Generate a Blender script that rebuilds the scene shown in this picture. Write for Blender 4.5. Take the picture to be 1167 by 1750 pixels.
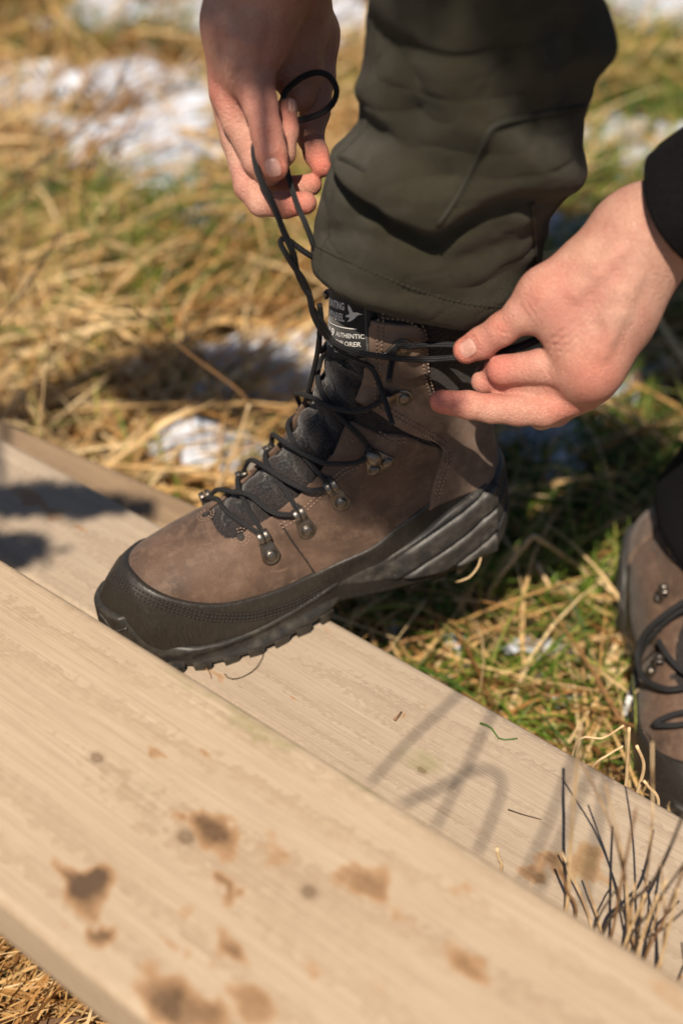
import bpy, bmesh, math, random
import numpy as np
from mathutils import Vector, Matrix
R = math.radians
rng = np.random.default_rng(7)
random.seed(7)
for o in list(bpy.data.objects):
    bpy.data.objects.remove(o, do_unlink=True)
scene = bpy.context.scene
COL = scene.collection

# ------------------------------------------------------------------ camera
CAM_H, PITCH, LENS = 0.86, 40.0, 45.0
cam_d = bpy.data.cameras.new('camera')
cam = bpy.data.objects.new('camera', cam_d); COL.objects.link(cam)
cam.location = (0, 0, CAM_H)
cam.rotation_euler = (R(90 - PITCH), 0, 0)
cam_d.sensor_fit = 'HORIZONTAL'; cam_d.sensor_width = 24.0; cam_d.lens = LENS
cam_d.clip_start = 0.02; cam_d.clip_end = 400
cam_d.dof.use_dof = True; cam_d.dof.focus_distance = 0.86; cam_d.dof.aperture_fstop = 2.8
cam_d.dof.aperture_blades = 9
scene.camera = cam

# ------------------------------------------------------------------ light
SUN_AZ, SUN_EL = 13.0, 56.5            # shadows run this many degrees to the right of the view direction
world = bpy.data.worlds.new('World'); scene.world = world; world.use_nodes = True
wn = world.node_tree.nodes; wl = world.node_tree.links
bg = wn['Background']; sky = wn.new('ShaderNodeTexSky'); sky.sky_type = 'NISHITA'
sky.sun_disc = False; sky.sun_elevation = R(SUN_EL); sky.sun_rotation = R(180 + SUN_AZ)
sky.altitude = 50; sky.air_density = 1.0; sky.dust_density = 0.6; sky.ozone_density = 1.5
wl.new(sky.outputs[0], bg.inputs[0]); bg.inputs[1].default_value = 0.05
sun_d = bpy.data.lights.new('sun', 'SUN'); sun_d.energy = 5.0; sun_d.angle = R(0.55); sun_d.color = (1.0, 0.865, 0.71)
sun = bpy.data.objects.new('sun', sun_d); COL.objects.link(sun)
SUN_DIR = Vector((math.sin(R(SUN_AZ)) * math.cos(R(SUN_EL)), math.cos(R(SUN_AZ)) * math.cos(R(SUN_EL)), -math.sin(R(SUN_EL))))
sun.rotation_euler = SUN_DIR.to_track_quat('-Z', 'Y').to_euler()
scene.view_settings.view_transform = 'Standard'; scene.view_settings.look = 'None'
scene.view_settings.gamma = 1.0; scene.view_settings.exposure = 0.42
scene.view_settings.use_curve_mapping = False

# ------------------------------------------------------------------ photograph pixel -> place in the scene
_t = R(PITCH); PF = LENS / 24.0 * 1167.0
CF = np.array([0, math.cos(_t), -math.sin(_t)]); CU = np.array([0, math.sin(_t), math.cos(_t)]); CR = np.array([1.0, 0, 0])
CC = np.array([0, 0, CAM_H])
def ray(px, py): return CR * (px - 583.5) / PF + CU * (875.0 - py) / PF + CF
def onz(px, py, z):
    r = ray(px, py); return CC + r * ((z - CAM_H) / r[2])
def atd(px, py, depth): return CC + ray(px, py) * depth
def onplane(px, py, p0, n):
    r = ray(px, py); return CC + r * (np.dot(np.asarray(p0) - CC, n) / np.dot(r, n))

# ------------------------------------------------------------------ object helpers
def tag(o, label=None, cat=None, group=None, kind=None):
    if label: o['label'] = label
    if cat: o['category'] = cat
    if group: o['group'] = group
    if kind: o['kind'] = kind
    return o
def empty(name, loc=(0, 0, 0), parent=None):
    o = bpy.data.objects.new(name, None); COL.objects.link(o); o.location = loc; o.parent = parent
    o.empty_display_size = 0.03
    return o
def mesh_obj(name, verts, faces, mat, parent=None, smooth=True, uvs=None, attrs=None):
    me = bpy.data.meshes.new(name)
    verts = np.asarray(verts, dtype=np.float64)
    if isinstance(faces, np.ndarray):
        n, k = faces.shape
        me.vertices.add(len(verts)); me.vertices.foreach_set('co', verts.ravel())
        me.loops.add(n * k); me.loops.foreach_set('vertex_index', faces.astype(np.int32).ravel())
        me.polygons.add(n); me.polygons.foreach_set('loop_start', np.arange(0, n * k, k, dtype=np.int32))
        me.update(calc_edges=True)
    else:
        me.from_pydata(verts.tolist(), [], faces)
    if smooth:
        me.polygons.foreach_set('use_smooth', np.ones(len(me.polygons), dtype=bool))
    if uvs is not None:                                   # per-vertex uv
        uv = me.uv_layers.new(name='UVMap'); li = np.empty(len(me.loops), dtype=np.int32); me.loops.foreach_get('vertex_index', li)
        uv.data.foreach_set('uv', np.asarray(uvs, dtype=np.float64)[li].ravel())
    if attrs:
        for k_, v in attrs.items():
            a = me.attributes.new(k_, 'FLOAT', 'POINT'); a.data.foreach_set('value', np.asarray(v, dtype=np.float32))
    me.validate()
    me.materials.append(mat)
    o = bpy.data.objects.new(name, me); COL.objects.link(o); o.parent = parent
    return o
def copy_obj(o, parent=None, name=None):
    c = o.copy(); COL.objects.link(c); c.parent = parent
    if name: c.name = name
    return c
class MB:                                                 # collects closed pieces into ONE mesh
    def __init__(s): s.v = []; s.f = []; s.uv = []; s.n = 0
    def add(s, v, f, uv=None):
        v = np.asarray(v, float); s.v.append(v); s.f += [tuple(int(i) + s.n for i in q) for q in f]
        s.uv.append(np.zeros((len(v), 2)) if uv is None else np.asarray(uv, float)); s.n += len(v)
    def build(s, name, mat, parent=None, smooth=True):
        return mesh_obj(name, np.concatenate(s.v), s.f, mat, parent, smooth, np.concatenate(s.uv))

def catmull(P, n=8, closed=False):
    P = np.asarray(P, float); out = []
    m = len(P); rng_ = range(m if closed else m - 1)
    for i in rng_:
        if closed: a, b, c, d = P[(i - 1) % m], P[i], P[(i + 1) % m], P[(i + 2) % m]
        else:
            b, c = P[i], P[i + 1]; a = P[i - 1] if i > 0 else 2 * b - c; d = P[i + 2] if i + 2 < m else 2 * c - b
        for k in range(n):
            t = k / n
            out.append(0.5 * ((2 * b) + (-a + c) * t + (2 * a - 5 * b + 4 * c - d) * t * t + (-a + 3 * b - 3 * c + d) * t ** 3))
    if not closed: out.append(P[-1])
    return np.array(out)
def resample(P, step):
    P = np.asarray(P, float); L = np.r_[0, np.cumsum(np.linalg.norm(np.diff(P, axis=0), axis=1))]
    n = max(2, int(L[-1] / step) + 1); s = np.linspace(0, L[-1], n)
    return np.stack([np.interp(s, L, P[:, k]) for k in range(P.shape[1])], 1), s
def frames(P):
    T = np.gradient(P, axis=0); T /= np.linalg.norm(T, axis=1)[:, None] + 1e-12
    N = np.zeros_like(P); a = np.array([0.31, 0.2, 0.93]); v = a - T[0] * (a @ T[0]); N[0] = v / np.linalg.norm(v)
    for i in range(1, len(P)):
        v = N[i - 1] - T[i] * (N[i - 1] @ T[i]); N[i] = v / (np.linalg.norm(v) + 1e-12)
    return T, N, np.cross(T, N)
def tube(P, rad, seg=8, flat=1.0, cap=True, twist=0.0):
    """P (n,3), rad scalar or (n,) -> verts, quad faces, uv (length in m, 0..1 round)"""
    P = np.asarray(P, float); n = len(P); rad = np.broadcast_to(np.asarray(rad, float), (n,))
    T, N, B = frames(P); L = np.r_[0, np.cumsum(np.linalg.norm(np.diff(P, axis=0), axis=1))]
    V = []; UV = []
    for j in range(seg):
        a = 2 * math.pi * j / seg + twist * L[:, None] * 0
        V.append(P + (N * np.cos(a) + B * np.sin(a) * flat) * rad[:, None]); UV.append(np.stack([L, np.full(n, abs(2 * j / seg - 1))], 1))
    V = np.stack(V, 1).reshape(-1, 3); UV = np.stack(UV, 1).reshape(-1, 2); F = []
    for i in range(n - 1):
        for j in range(seg):
            k = (j + 1) % seg; F.append((i * seg + j, i * seg + k, (i + 1) * seg + k, (i + 1) * seg + j))
    if cap:
        F.append(tuple(range(seg - 1, -1, -1))); F.append(tuple((n - 1) * seg + j for j in range(seg)))
    return V, F, UV
def vnoise(P, scale, seed=0):
    """smooth value noise, -1..1, P (...,2 or 3)"""
    P = np.asarray(P, float) * scale; D = P.shape[-1]
    i = np.floor(P).astype(np.int64); f = P - i; f = f * f * (3 - 2 * f); out = 0
    pr = (73856093, 19349663, 83492791)
    for c in range(1 << D):
        w = 1.0; h = np.full(P.shape[:-1], seed * 7919 + 12345, dtype=np.int64)
        for k in range(D):
            b = (c >> k) & 1; w = w * (f[..., k] if b else 1 - f[..., k]); h = h ^ ((i[..., k] + b) * pr[k])
        h = (h ^ (h >> 13)) * 1274126177; h = (h ^ (h >> 16)) & 0xffff
        out = out + w * (h / 32767.5 - 1)
    return out
def fbm(P, scale, oct=4, seed=0):
    return sum(vnoise(P, scale * 2 ** k, seed + k) * 0.5 ** k for k in range(oct))

# ------------------------------------------------------------------ implicit surfaces -> meshes
def surfnets(D, org, h):
    """D (nx,ny,nz) float, negative inside -> verts, quads (naive surface nets, then pulled on to the surface)"""
    D = np.ascontiguousarray(D, dtype=np.float32); S = D < 0; nx, ny, nz = D.shape
    cnt = np.zeros((nx - 1, ny - 1, nz - 1), np.int8)
    for a in (0, 1):
        for b in (0, 1):
            for c in (0, 1): cnt += S[a:nx - 1 + a, b:ny - 1 + b, c:nz - 1 + c]
    act = (cnt > 0) & (cnt < 8); idx = np.full(act.shape, -1, np.int32); ijk = np.argwhere(act); idx[act] = np.arange(len(ijk))
    acc = np.zeros((len(ijk), 3)); num = np.zeros(len(ijk)); co = {}
    I, J, K = ijk.T
    for a in (0, 1):
        for b in (0, 1):
            for c in (0, 1): co[a, b, c] = D[I + a, J + b, K + c].astype(np.float64)
    for p, q in [((0,0,0),(1,0,0)),((0,1,0),(1,1,0)),((0,0,1),(1,0,1)),((0,1,1),(1,1,1)),((0,0,0),(0,1,0)),((1,0,0),(1,1,0)),((0,0,1),(0,1,1)),((1,0,1),(1,1,1)),((0,0,0),(0,0,1)),((1,0,0),(1,0,1)),((0,1,0),(0,1,1)),((1,1,0),(1,1,1))]:
        u, v = co[p], co[q]; m = (u < 0) != (v < 0); t = np.where(m, u / np.where(m, u - v, 1), 0)
        pa = np.array(p, float); d = np.array(q, float) - pa
        acc += np.where(m[:, None], pa + t[:, None] * d, 0); num += m
    V = ijk + acc / num[:, None]; F = []
    for ax in range(3):
        sl0 = [slice(None)] * 3; sl1 = [slice(None)] * 3; sl0[ax] = slice(0, -1); sl1[ax] = slice(1, None)
        A = S[tuple(sl0)]; B = S[tuple(sl1)]; o1, o2 = (ax + 1) % 3, (ax + 2) % 3
        X = np.argwhere(A != B); ok = (X[:, o1] > 0) & (X[:, o2] > 0) & (X[:, o1] < D.shape[o1] - 1) & (X[:, o2] < D.shape[o2] - 1); X = X[ok]
        if not len(X): continue
        flip = A[tuple(X.T)]
        def cell(d1, d2):
            Y = X.copy(); Y[:, o1] -= d1; Y[:, o2] -= d2; return idx[tuple(Y.T)]
        q = np.stack([cell(1, 1), cell(0, 1), cell(0, 0), cell(1, 0)], 1); q[~flip] = q[~flip][:, ::-1]; F.append(q)
    F = np.concatenate(F); F = F[(F >= 0).all(1)]
    return V * h + np.asarray(org), F
def smin(a, b, k):
    h = np.clip(0.5 + 0.5 * (b - a) / k, 0, 1); return b + (a - b) * h - k * h * (1 - h)
def smax(a, b, k): return -smin(-a, -b, k)
def sdf_norm(Fv, h):
    g = np.gradient(Fv, h); m = np.sqrt(g[0] ** 2 + g[1] ** 2 + g[2] ** 2); return Fv / np.maximum(m, 1e-6)
def sd_capsule(X, a, b, ra, rb):
    """rounded cone distance (approx), X tuple of arrays"""
    a = np.asarray(a, float); d = np.asarray(b, float) - a; L2 = d @ d
    px, py, pz = X[0] - a[0], X[1] - a[1], X[2] - a[2]
    t = np.clip((px * d[0] + py * d[1] + pz * d[2]) / L2, 0, 1)
    return np.sqrt((px - t * d[0]) ** 2 + (py - t * d[1]) ** 2 + (pz - t * d[2]) ** 2) - (ra + (rb - ra) * t)
def polysd(x, y, poly):
    """signed distance to a closed polygon (negative inside)"""
    P = np.asarray(poly, float); n = len(P); d2 = np.full(np.broadcast(x, y).shape, 1e9); ins = np.zeros(d2.shape, bool)
    for i in range(n):
        a, b = P[i], P[(i + 1) % n]; e = b - a; wx, wy = x - a[0], y - a[1]
        t = np.clip((wx * e[0] + wy * e[1]) / (e @ e + 1e-20), 0, 1)
        d2 = np.minimum(d2, (wx - t * e[0]) ** 2 + (wy - t * e[1]) ** 2)
        c = ((a[1] > y) != (b[1] > y)) & (x < (b[0] - a[0]) * (y - a[1]) / (b[1] - a[1] + 1e-20) + a[0]); ins ^= c
    return np.where(ins, -1, 1) * np.sqrt(d2)
# ------------------------------------------------------------------ materials (all procedural)
class NT:
    def __init__(s, name):
        s.m = bpy.data.materials.new(name); s.m.use_nodes = True; s.t = s.m.node_tree; s.n = s.t.nodes; s.l = s.t.links
        s.b = s.n['Principled BSDF']; s._co = None
    def new(s, typ, **kw):
        nd = s.n.new(typ)
        for k, v in kw.items(): setattr(nd, k, v)
        return nd
    def link(s, a, b): s.l.new(a, b)
    def co(s, kind='Object'):
        if s._co is None: s._co = s.new('ShaderNodeTexCoord')
        return s._co.outputs[kind]
    def mapping(s, src, scale=(1, 1, 1), loc=(0, 0, 0), rot=(0, 0, 0)):
        m = s.new('ShaderNodeMapping'); m.inputs['Scale'].default_value = scale; m.inputs['Location'].default_value = loc; m.inputs['Rotation'].default_value = rot
        s.link(src, m.inputs[0]); return m.outputs[0]
    def noise(s, src, scale, detail=4, rough=0.55, dist=0.0):
        n = s.new('ShaderNodeTexNoise'); n.inputs['Scale'].default_value = scale; n.inputs['Detail'].default_value = detail
        n.inputs['Roughness'].default_value = rough; n.inputs['Distortion'].default_value = dist; s.link(src, n.inputs['Vector']); return n.outputs['Fac']
    def ramp(s, src, stops, interp='LINEAR'):
        r = s.new('ShaderNodeValToRGB'); r.color_ramp.interpolation = interp; e = r.color_ramp.elements
        while len(e) < len(stops): e.new(0.5)
        for el, (p, c) in zip(e, stops):
            el.position = p; el.color = (c, c, c, 1) if isinstance(c, (int, float)) else (*c, 1)
        s.link(src, r.inputs[0]); return r.outputs[0]
    def mix(s, fac, a, b, typ='MIX'):
        m = s.new('ShaderNodeMix', data_type='RGBA', blend_type=typ)
        for i, v in ((0, fac), (6, a), (7, b)):
            if hasattr(v, 'is_linked') or isinstance(v, bpy.types.NodeSocket): s.link(v, m.inputs[i])
            elif i == 0: m.inputs[0].default_value = v
            else: m.inputs[i].default_value = (*v, 1)
        return m.outputs[2]
    def math(s, op, a, b=0.0, c=None):
        m = s.new('ShaderNodeMath', operation=op)
        for i, v in enumerate((a, b, c)):
            if v is None: continue
            if isinstance(v, bpy.types.NodeSocket): s.link(v, m.inputs[i])
            else: m.inputs[i].default_value = v
        return m.outputs[0]
    def attr(s, name):
        a = s.new('ShaderNodeAttribute'); a.attribute_name = name; return a
    def bump(s, h, strength=0.3, dist=0.001, prev=None):
        b = s.new('ShaderNodeBump'); b.inputs['Strength'].default_value = strength; b.inputs['Distance'].default_value = dist
        s.link(h, b.inputs['Height'])
        if prev is not None: s.link(prev, b.inputs['Normal'])
        return b.outputs[0]
    def out(s, color=None, rough=None, normal=None, metal=None, spec=None, **kw):
        b = s.b
        for k, v in (('Base Color', color), ('Roughness', rough), ('Normal', normal), ('Metallic', metal), ('Specular IOR Level', spec)):
            if v is None: continue
            if isinstance(v, bpy.types.NodeSocket): s.link(v, b.inputs[k])
            elif k == 'Base Color': b.inputs[k].default_value = (*v, 1)
            else: b.inputs[k].default_value = v
        for k, v in kw.items(): b.inputs[k.replace('_', ' ')].default_value = v
        return s.m
def plain(name, col, rough=0.6, metal=0.0, bump=0.0, bscale=300, var=0.15):
    t = NT(name); c = t.co(); n = t.noise(c, bscale * 0.15, 5)
    lo = tuple(x * (1 - var) for x in col); hi = tuple(min(1, x * (1 + var)) for x in col)
    colr = t.ramp(n, [(0.3, lo), (0.7, hi)])
    nm = t.bump(t.noise(c, bscale, 3), bump, 0.001) if bump else None
    return t.out(colr, rough, nm, metal)

def wood_mat(name, pale, dark, grey=0.0, seed=0.0, ringscale=60.0):
    t = NT(name); c = t.co('Object')
    warp = t.noise(t.mapping(c, (2.2, 9, 9), (seed, seed, 0)), 1.0, 3)
    st = t.mapping(c, (1, 1, 1), (0.0, -0.085 + seed * 0.01, 0.040), (0.0, 0.055, 0.030 - seed * 0.004))
    w = t.new('ShaderNodeTexWave', wave_type='RINGS', rings_direction='X', wave_profile='SAW')
    w.inputs['Scale'].default_value = ringscale; w.inputs['Distortion'].default_value = 3.6; w.inputs['Detail'].default_value = 3.0
    w.inputs['Detail Scale'].default_value = 9.0; w.inputs['Detail Roughness'].default_value = 0.55; t.link(st, w.inputs['Vector'])
    ring = t.ramp(w.outputs['Fac'], [(0.0, 0.0), (0.55, 0.25), (0.88, 1.0), (1.0, 0.1)])
    fib = t.noise(t.mapping(c, (14, 900, 900), (seed, 0, 0)), 1.0, 4, 0.6)
    fib2 = t.noise(t.mapping(c, (5, 170, 170), (seed, 3, 0)), 1.0, 4, 0.6)
    blot = t.noise(t.mapping(c, (5, 14, 14), (seed * 2, 0, 0)), 1.0, 4, 0.6)
    mid = tuple(p * 0.42 + d * 0.58 for p, d in zip(pale, dark))
    col = t.mix(t.math('MULTIPLY', t.math('MULTIPLY', ring, t.ramp(t.noise(t.mapping(c, (3, 20, 20)), 1.0, 3), [(0.3, 0.3), (0.65, 1.0)])), 1.0), pale, mid)
    col = t.mix(t.ramp(fib, [(0.38, 0.0), (0.72, 0.42)]), col, tuple(x * 0.55 for x in dark))
    col = t.mix(t.ramp(fib2, [(0.42, 0.0), (0.75, 0.30)]), col, mid)
    col = t.mix(t.ramp(blot, [(0.35, 0.0), (0.8, 0.38)]), col, tuple(0.8 * x for x in mid))
    if grey: col = t.mix(grey, col, (0.30, 0.30, 0.29))
    # stains and knots carried on the board itself
    a = t.attr('stain').outputs['Fac']; sn = t.math('ADD', t.math('MULTIPLY', t.noise(c, 130, 5, 0.7), 0.7), t.math('MULTIPLY', t.noise(t.mapping(c, (30, 420, 420)), 1.0, 3), 0.3))
    am = t.math('ADD', a, t.math('MULTIPLY', t.math('SUBTRACT', sn, 0.5), 0.55))
    dk = t.ramp(am, [(0.30, 0.0), (0.50, 0.60), (0.95, 0.92)])
    scol = t.mix(t.ramp(am, [(0.4, 0.0), (1.0, 1.0)]), (0.36, 0.18, 0.065), (0.075, 0.042, 0.022))
    col = t.mix(dk, col, scol)
    k = t.attr('knot').outputs['Fac']
    col = t.mix(t.ramp(k, [(0.25, 0.0), (0.6, 0.22), (0.80, 0.75), (1.0, 0.55)]), col, (0.12, 0.075, 0.04))
    g = t.attr('moss').outputs['Fac']
    col = t.mix(t.math('MULTIPLY', t.ramp(t.math('MULTIPLY', g, t.noise(c, 90, 4)), [(0.15, 0.0), (0.6, 1.0)]), 0.55), col, (0.17, 0.17, 0.045))
    hgt = t.math('ADD', t.math('MULTIPLY', fib, 0.7), t.math('MULTIPLY', ring, 0.5))
    return t.out(col, 0.72, t.bump(hgt, 0.55, 0.0007), spec=0.25)
M = {}
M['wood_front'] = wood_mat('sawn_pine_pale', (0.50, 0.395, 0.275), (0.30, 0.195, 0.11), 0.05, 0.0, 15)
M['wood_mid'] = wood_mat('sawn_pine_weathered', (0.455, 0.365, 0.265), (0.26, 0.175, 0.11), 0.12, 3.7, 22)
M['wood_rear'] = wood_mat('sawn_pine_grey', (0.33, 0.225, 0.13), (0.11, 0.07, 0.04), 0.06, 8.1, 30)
# ------------------------------------------------------------------ the place: ground, boards, grass, snow
PL_AZ = 52.0                                              # boards run this far to the left of the view direction
PD = np.array([-math.sin(R(PL_AZ)), math.cos(R(PL_AZ)), 0.0]); PN = np.array([math.cos(R(PL_AZ)), math.sin(R(PL_AZ)), 0.0])  # along, away from camera
Z_MID, Z_FRONT = 0.172, 0.285
W_MID = float((onz(260, 890, Z_MID) - onz(420, 1213, Z_MID)) @ PN) + 0.004; W_FRONT = float((onz(420, 1213, Z_FRONT) - onz(135, 1655, Z_FRONT)) @ PN)
print('widths', W_MID, W_FRONT)
def ground_h(x, y):
    P = np.stack([x, y], -1)
    h = 0.020 * vnoise(P, 2.1, 3) + 0.013 * vnoise(P, 5.3, 4) + 0.005 * vnoise(P, 17, 5)
    return h - 0.012 + np.clip((y - 1.1), 0, 3) * 0.012
def plank(name, edge_px, z, width, thick, x0, x1, mat, stains=(), knots=(), moss=(), res=0.004, edge_wear=True, az=None):
    PD_, PN_ = (PD, PN) if az is None else (np.array([-math.sin(R(az)), math.cos(R(az)), 0.0]), np.array([math.cos(R(az)), math.sin(R(az)), 0.0]))
    """board whose far upper edge passes through the pixel edge_px at height z; local x along, y towards the camera, z up"""
    p = onz(edge_px[0], edge_px[1], z); org = p
    nx = int((x1 - x0) / res); ny = max(4, int(width / res)); ch = 0.0035
    def loc(px, py):
        q = onz(px, py, z) - org; return np.array([q @ -PD_, q @ -PN_])
    xs = np.linspace(x0, x1, nx)
    # profile ring round the section: top (far->near), near face, bottom, far face, with eased arrises
    top = np.linspace(ch, width - ch, ny)
    prof = [(y, 0.0) for y in top] + [(width - ch * 0.35, -ch * 0.3), (width, -ch)]
    nf = max(3, int(thick / 0.006)); prof += [(width, -ch - (thick - 2 * ch) * k / nf) for k in range(1, nf + 1)]
    prof += [(width - ch, -thick), (ch, -thick), (0, -thick + ch)] + [(0, -thick + ch + (thick - 2 * ch) * k / nf) for k in range(1, nf + 1)] + [(ch * 0.35, -ch * 0.3)]
    prof = np.array(prof); m = len(prof)
    X = np.repeat(xs, m).reshape(nx, m); Y = np.tile(prof[:, 0], (nx, 1)); Z = np.tile(prof[:, 1], (nx, 1))
    e = fbm(np.stack([X, Y + Z * 3], -1), 9, 3, 11) * 0.0006
    istop = (Z > -1e-6); Z = Z + np.where(istop, e, 0)
    if edge_wear:                                         # bruised, slightly wavy arrises
        dent = np.clip(vnoise(np.stack([X, Z * 0], -1), 14, 21) * 1.6 - 0.75, 0, 1) * 0.0035
        far = np.exp(-((Y) / 0.008) ** 2); near = np.exp(-((width - Y) / 0.008) ** 2)
        Z = Z - (far + near) * dent * istop
        Y = Y + vnoise(np.stack([X, Z * 0], -1), 3.5, 22) * 0.0012
    V = np.stack([X, Y, Z], -1).reshape(-1, 3)
    st = np.zeros(len(V)); kn = np.zeros(len(V)); mo = np.zeros(len(V))
    wx = V[:, 0] + 0.006 * vnoise(V[:, :2], 60, 31) + 0.003 * vnoise(V[:, :2], 150, 32); wy = V[:, 1] + 0.006 * vnoise(V[:, :2], 60, 33) + 0.003 * vnoise(V[:, :2], 150, 34)
    for (px, py, rx, ry, s) in stains:
        c = loc(px, py); d = np.sqrt(((wx - c[0]) / (rx * .9)) ** 2 + ((wy - c[1]) / (ry * .78)) ** 2); st = np.maximum(st, s * np.clip(1.5 - d, 0, 1) )
    for (px, py, r) in knots:
        c = loc(px, py); d = np.sqrt(((V[:, 0] - c[0]) * 0.8) ** 2 + (V[:, 1] - c[1]) ** 2) / r
        kn = np.maximum(kn, np.clip(1.25 - 0.6 * d, 0, 1))
    for (px, py, rx, ry, s) in moss:
        c = loc(px, py); d = np.sqrt(((wx - c[0]) / rx) ** 2 + ((wy - c[1]) / ry) ** 2); mo = np.maximum(mo, s * np.clip(1.5 - d, 0, 1))
    Fq = []
    ii = np.arange(nx - 1)[:, None] * m; jj = np.arange(m)[None]; k2 = (jj + 1) % m
    Q = np.stack([ii + jj, ii + m + jj, ii + m + k2, ii + k2], -1).reshape(-1, 4)
    faces = [tuple(q) for q in Q.tolist()]
    faces.append(tuple(range(m))); faces.append(tuple((nx - 1) * m + j for j in range(m - 1, -1, -1)))
    o = mesh_obj(name, V, faces, mat, None, True, None, {'stain': st, 'knot': kn, 'moss': mo})
    mw = Matrix(((-PD_[0], -PN_[0], 0, org[0]), (-PD_[1], -PN_[1], 0, org[1]), (0, 0, 1, z), (0, 0, 0, 1)))
    o.matrix_world = mw
    for p_ in o.data.polygons[-2:]: p_.use_smooth = False
    return o
front = plank('plank', (420, 1213), Z_FRONT, W_FRONT, 0.045, -0.75, 0.95, M['wood_front'],
    stains=[(148, 1520, .014, .016, 1.2), (135, 1500, .020, .008, 1.0), (178, 1602, .010, .008, .95), (370, 1420, .018, .013, .95), (325, 1400, .010, .008, .7), (395, 1405, .006, .010, .6),
            (372, 1500, .009, .008, .95), (398, 1545, .008, .012, .75), (618, 1512, .016, .012, .72), (640, 1500, .008, .006, .5), (545, 1500, .012, .01, .3), (282, 1292, .012, .005, .62), (352, 1288, .006, .006, .62),
            (410, 1622, .011, .009, .9), (385, 1605, .008, .004, .6), (300, 1708, .022, .013, .95), (345, 1740, .02, .012, .8), (425, 1722, .016, .010, .68), (800, 1650, .021, .012, .72), (780, 1635, .010, .007, .5), (845, 1640, .008, .005, .5),
            (278, 1612, .009, .005, .62), (310, 1560, .007, .005, .5), (308, 1632, .008, .006, .45), (368, 1650, .007, .006, .4), (95, 1590, .012, .006, .45), (535, 1645, .012, .007, .5), (680, 1560, .010, .008, .42), (790, 1520, .010, .007, .45), (630, 1690, .01, .008, .35), (470, 1470, .010, .008, .45), (465, 1440, .006, .005, .4), (700, 1590, .012, .006, .3), (1130, 1700, .02, .008, .4)],
    knots=[(166, 1297, .0040), (318, 1432, .0046), (528, 1525, .0040)],
    moss=[(450, 1245, .03, .006, .9), (330, 1175, .03, .006, .6), (600, 1320, .03, .006, .7), (240, 1330, .03, .02, .35)])
tag(front, 'pale pine plank in the foreground with brown mud stains, the nearest and highest', 'plank', 'timber boards of the steps')
mid = plank('plank', (260, 890), Z_MID, W_MID, 0.045, -0.75, 0.95, M['wood_mid'],
    stains=[(905, 1487, .012, .008, .7), (945, 1480, .012, .008, .8), (1000, 1470, .012, .016, .62), (1030, 1500, .012, .01, .5), (495, 1193, .007, .003, .6), (720, 1205, .008, .004, .4), (740, 1215, .004, .003, .4), (360, 1155, .010, .004, .55),
            (60, 860, .05, .008, .55), (140, 900, .02, .006, .5), (690, 1225, .002, .002, .6), (620, 1293, .0015, .0015, .9), (880, 1210, .002, .002, .5), (960, 1300, .02, .006, .3), (1075, 1395, .012, .004, .4), (560, 1080, .012, .005, .4), (600, 1100, .008, .003, .35)],
    knots=[(721, 1317, .0032), (921, 1502, .0042)],
    moss=[(718, 1300, .014, .012, .9), (1000, 1480, .03, .02, .5)])
tag(mid, 'weathered pine plank under the boot, middle one of the three boards', 'plank', 'timber boards of the steps')
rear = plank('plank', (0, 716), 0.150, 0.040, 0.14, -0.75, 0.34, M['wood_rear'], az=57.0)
tag(rear, 'dark narrow timber on edge behind the boot, lowest and farthest board', 'plank', 'timber boards of the steps')
# posts that carry the boards, out of sight beyond the picture's edges
def post(board, x, y, top_z, thick):
    w = .036; zt = -thick + .0; zb_p = -top_z - .12; k = .004
    ring = [(-w, -w + k), (-w + k, -w), (w - k, -w), (w, -w + k), (w, w - k), (w - k, w), (-w + k, w), (-w, w - k)]
    v = [(x + a_, y + b_, z_) for z_ in (zb_p, zt) for a_, b_ in ring]; f = [tuple(range(7, -1, -1)), tuple(range(8, 16))] + [(j, (j + 1) % 8, 8 + (j + 1) % 8, 8 + j) for j in range(8)]
    mesh_obj('support_post', v, f, M['wood_rear'], board, False, None, {'stain': [0] * 16, 'knot': [0] * 16, 'moss': [0] * 16})
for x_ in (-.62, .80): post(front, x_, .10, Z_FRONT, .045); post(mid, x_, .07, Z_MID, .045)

# ground sheet
def sheet(name, x0, x1, y0, y1, nx, ny, mat, zfun, kind):
    xs = np.linspace(x0, x1, nx); ys = np.linspace(y0, y1, ny); X, Y = np.meshgrid(xs, ys, indexing='ij'); Z = zfun(X, Y)
    V = np.stack([X, Y, Z], -1).reshape(-1, 3); i = np.arange(nx - 1)[:, None] * ny; j = np.arange(ny - 1)[None]
    Q = np.stack([i + j, i + ny + j, i + ny + j + 1, i + j + 1], -1).reshape(-1, 4)
    return tag(mesh_obj(name, V, Q, mat, None, True), kind=kind)
t = NT('damp_soil'); c = t.co(); n1 = t.noise(c, 9, 6); n2 = t.noise(c, 80, 4)
colr = t.mix(t.ramp(n1, [(0.35, 0.0), (0.65, 1.0)]), (0.035, 0.022, 0.012), (0.11, 0.065, 0.03))
colr = t.mix(t.ramp(n2, [(0.45, 0.0), (0.7, 0.7)]), colr, (0.10, 0.10, 0.03))
M['soil'] = t.out(colr, 0.95, t.bump(n2, 0.8, 0.01))
def gz(X, Y):
    r = np.clip((np.sqrt(X ** 2 + (Y - 1.5) ** 2) - 3) / 3, 0, 1); return ground_h(X, Y) * (1 - r)
sheet('ground', -3, 3, -1.5, 5.5, 150, 175, M['soil'], ground_h, 'structure')
g2 = sheet('ground', -200, 200, -200, 200, 9, 9, M['soil'], lambda X, Y: X * 0 - 0.08, 'structure')

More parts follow.
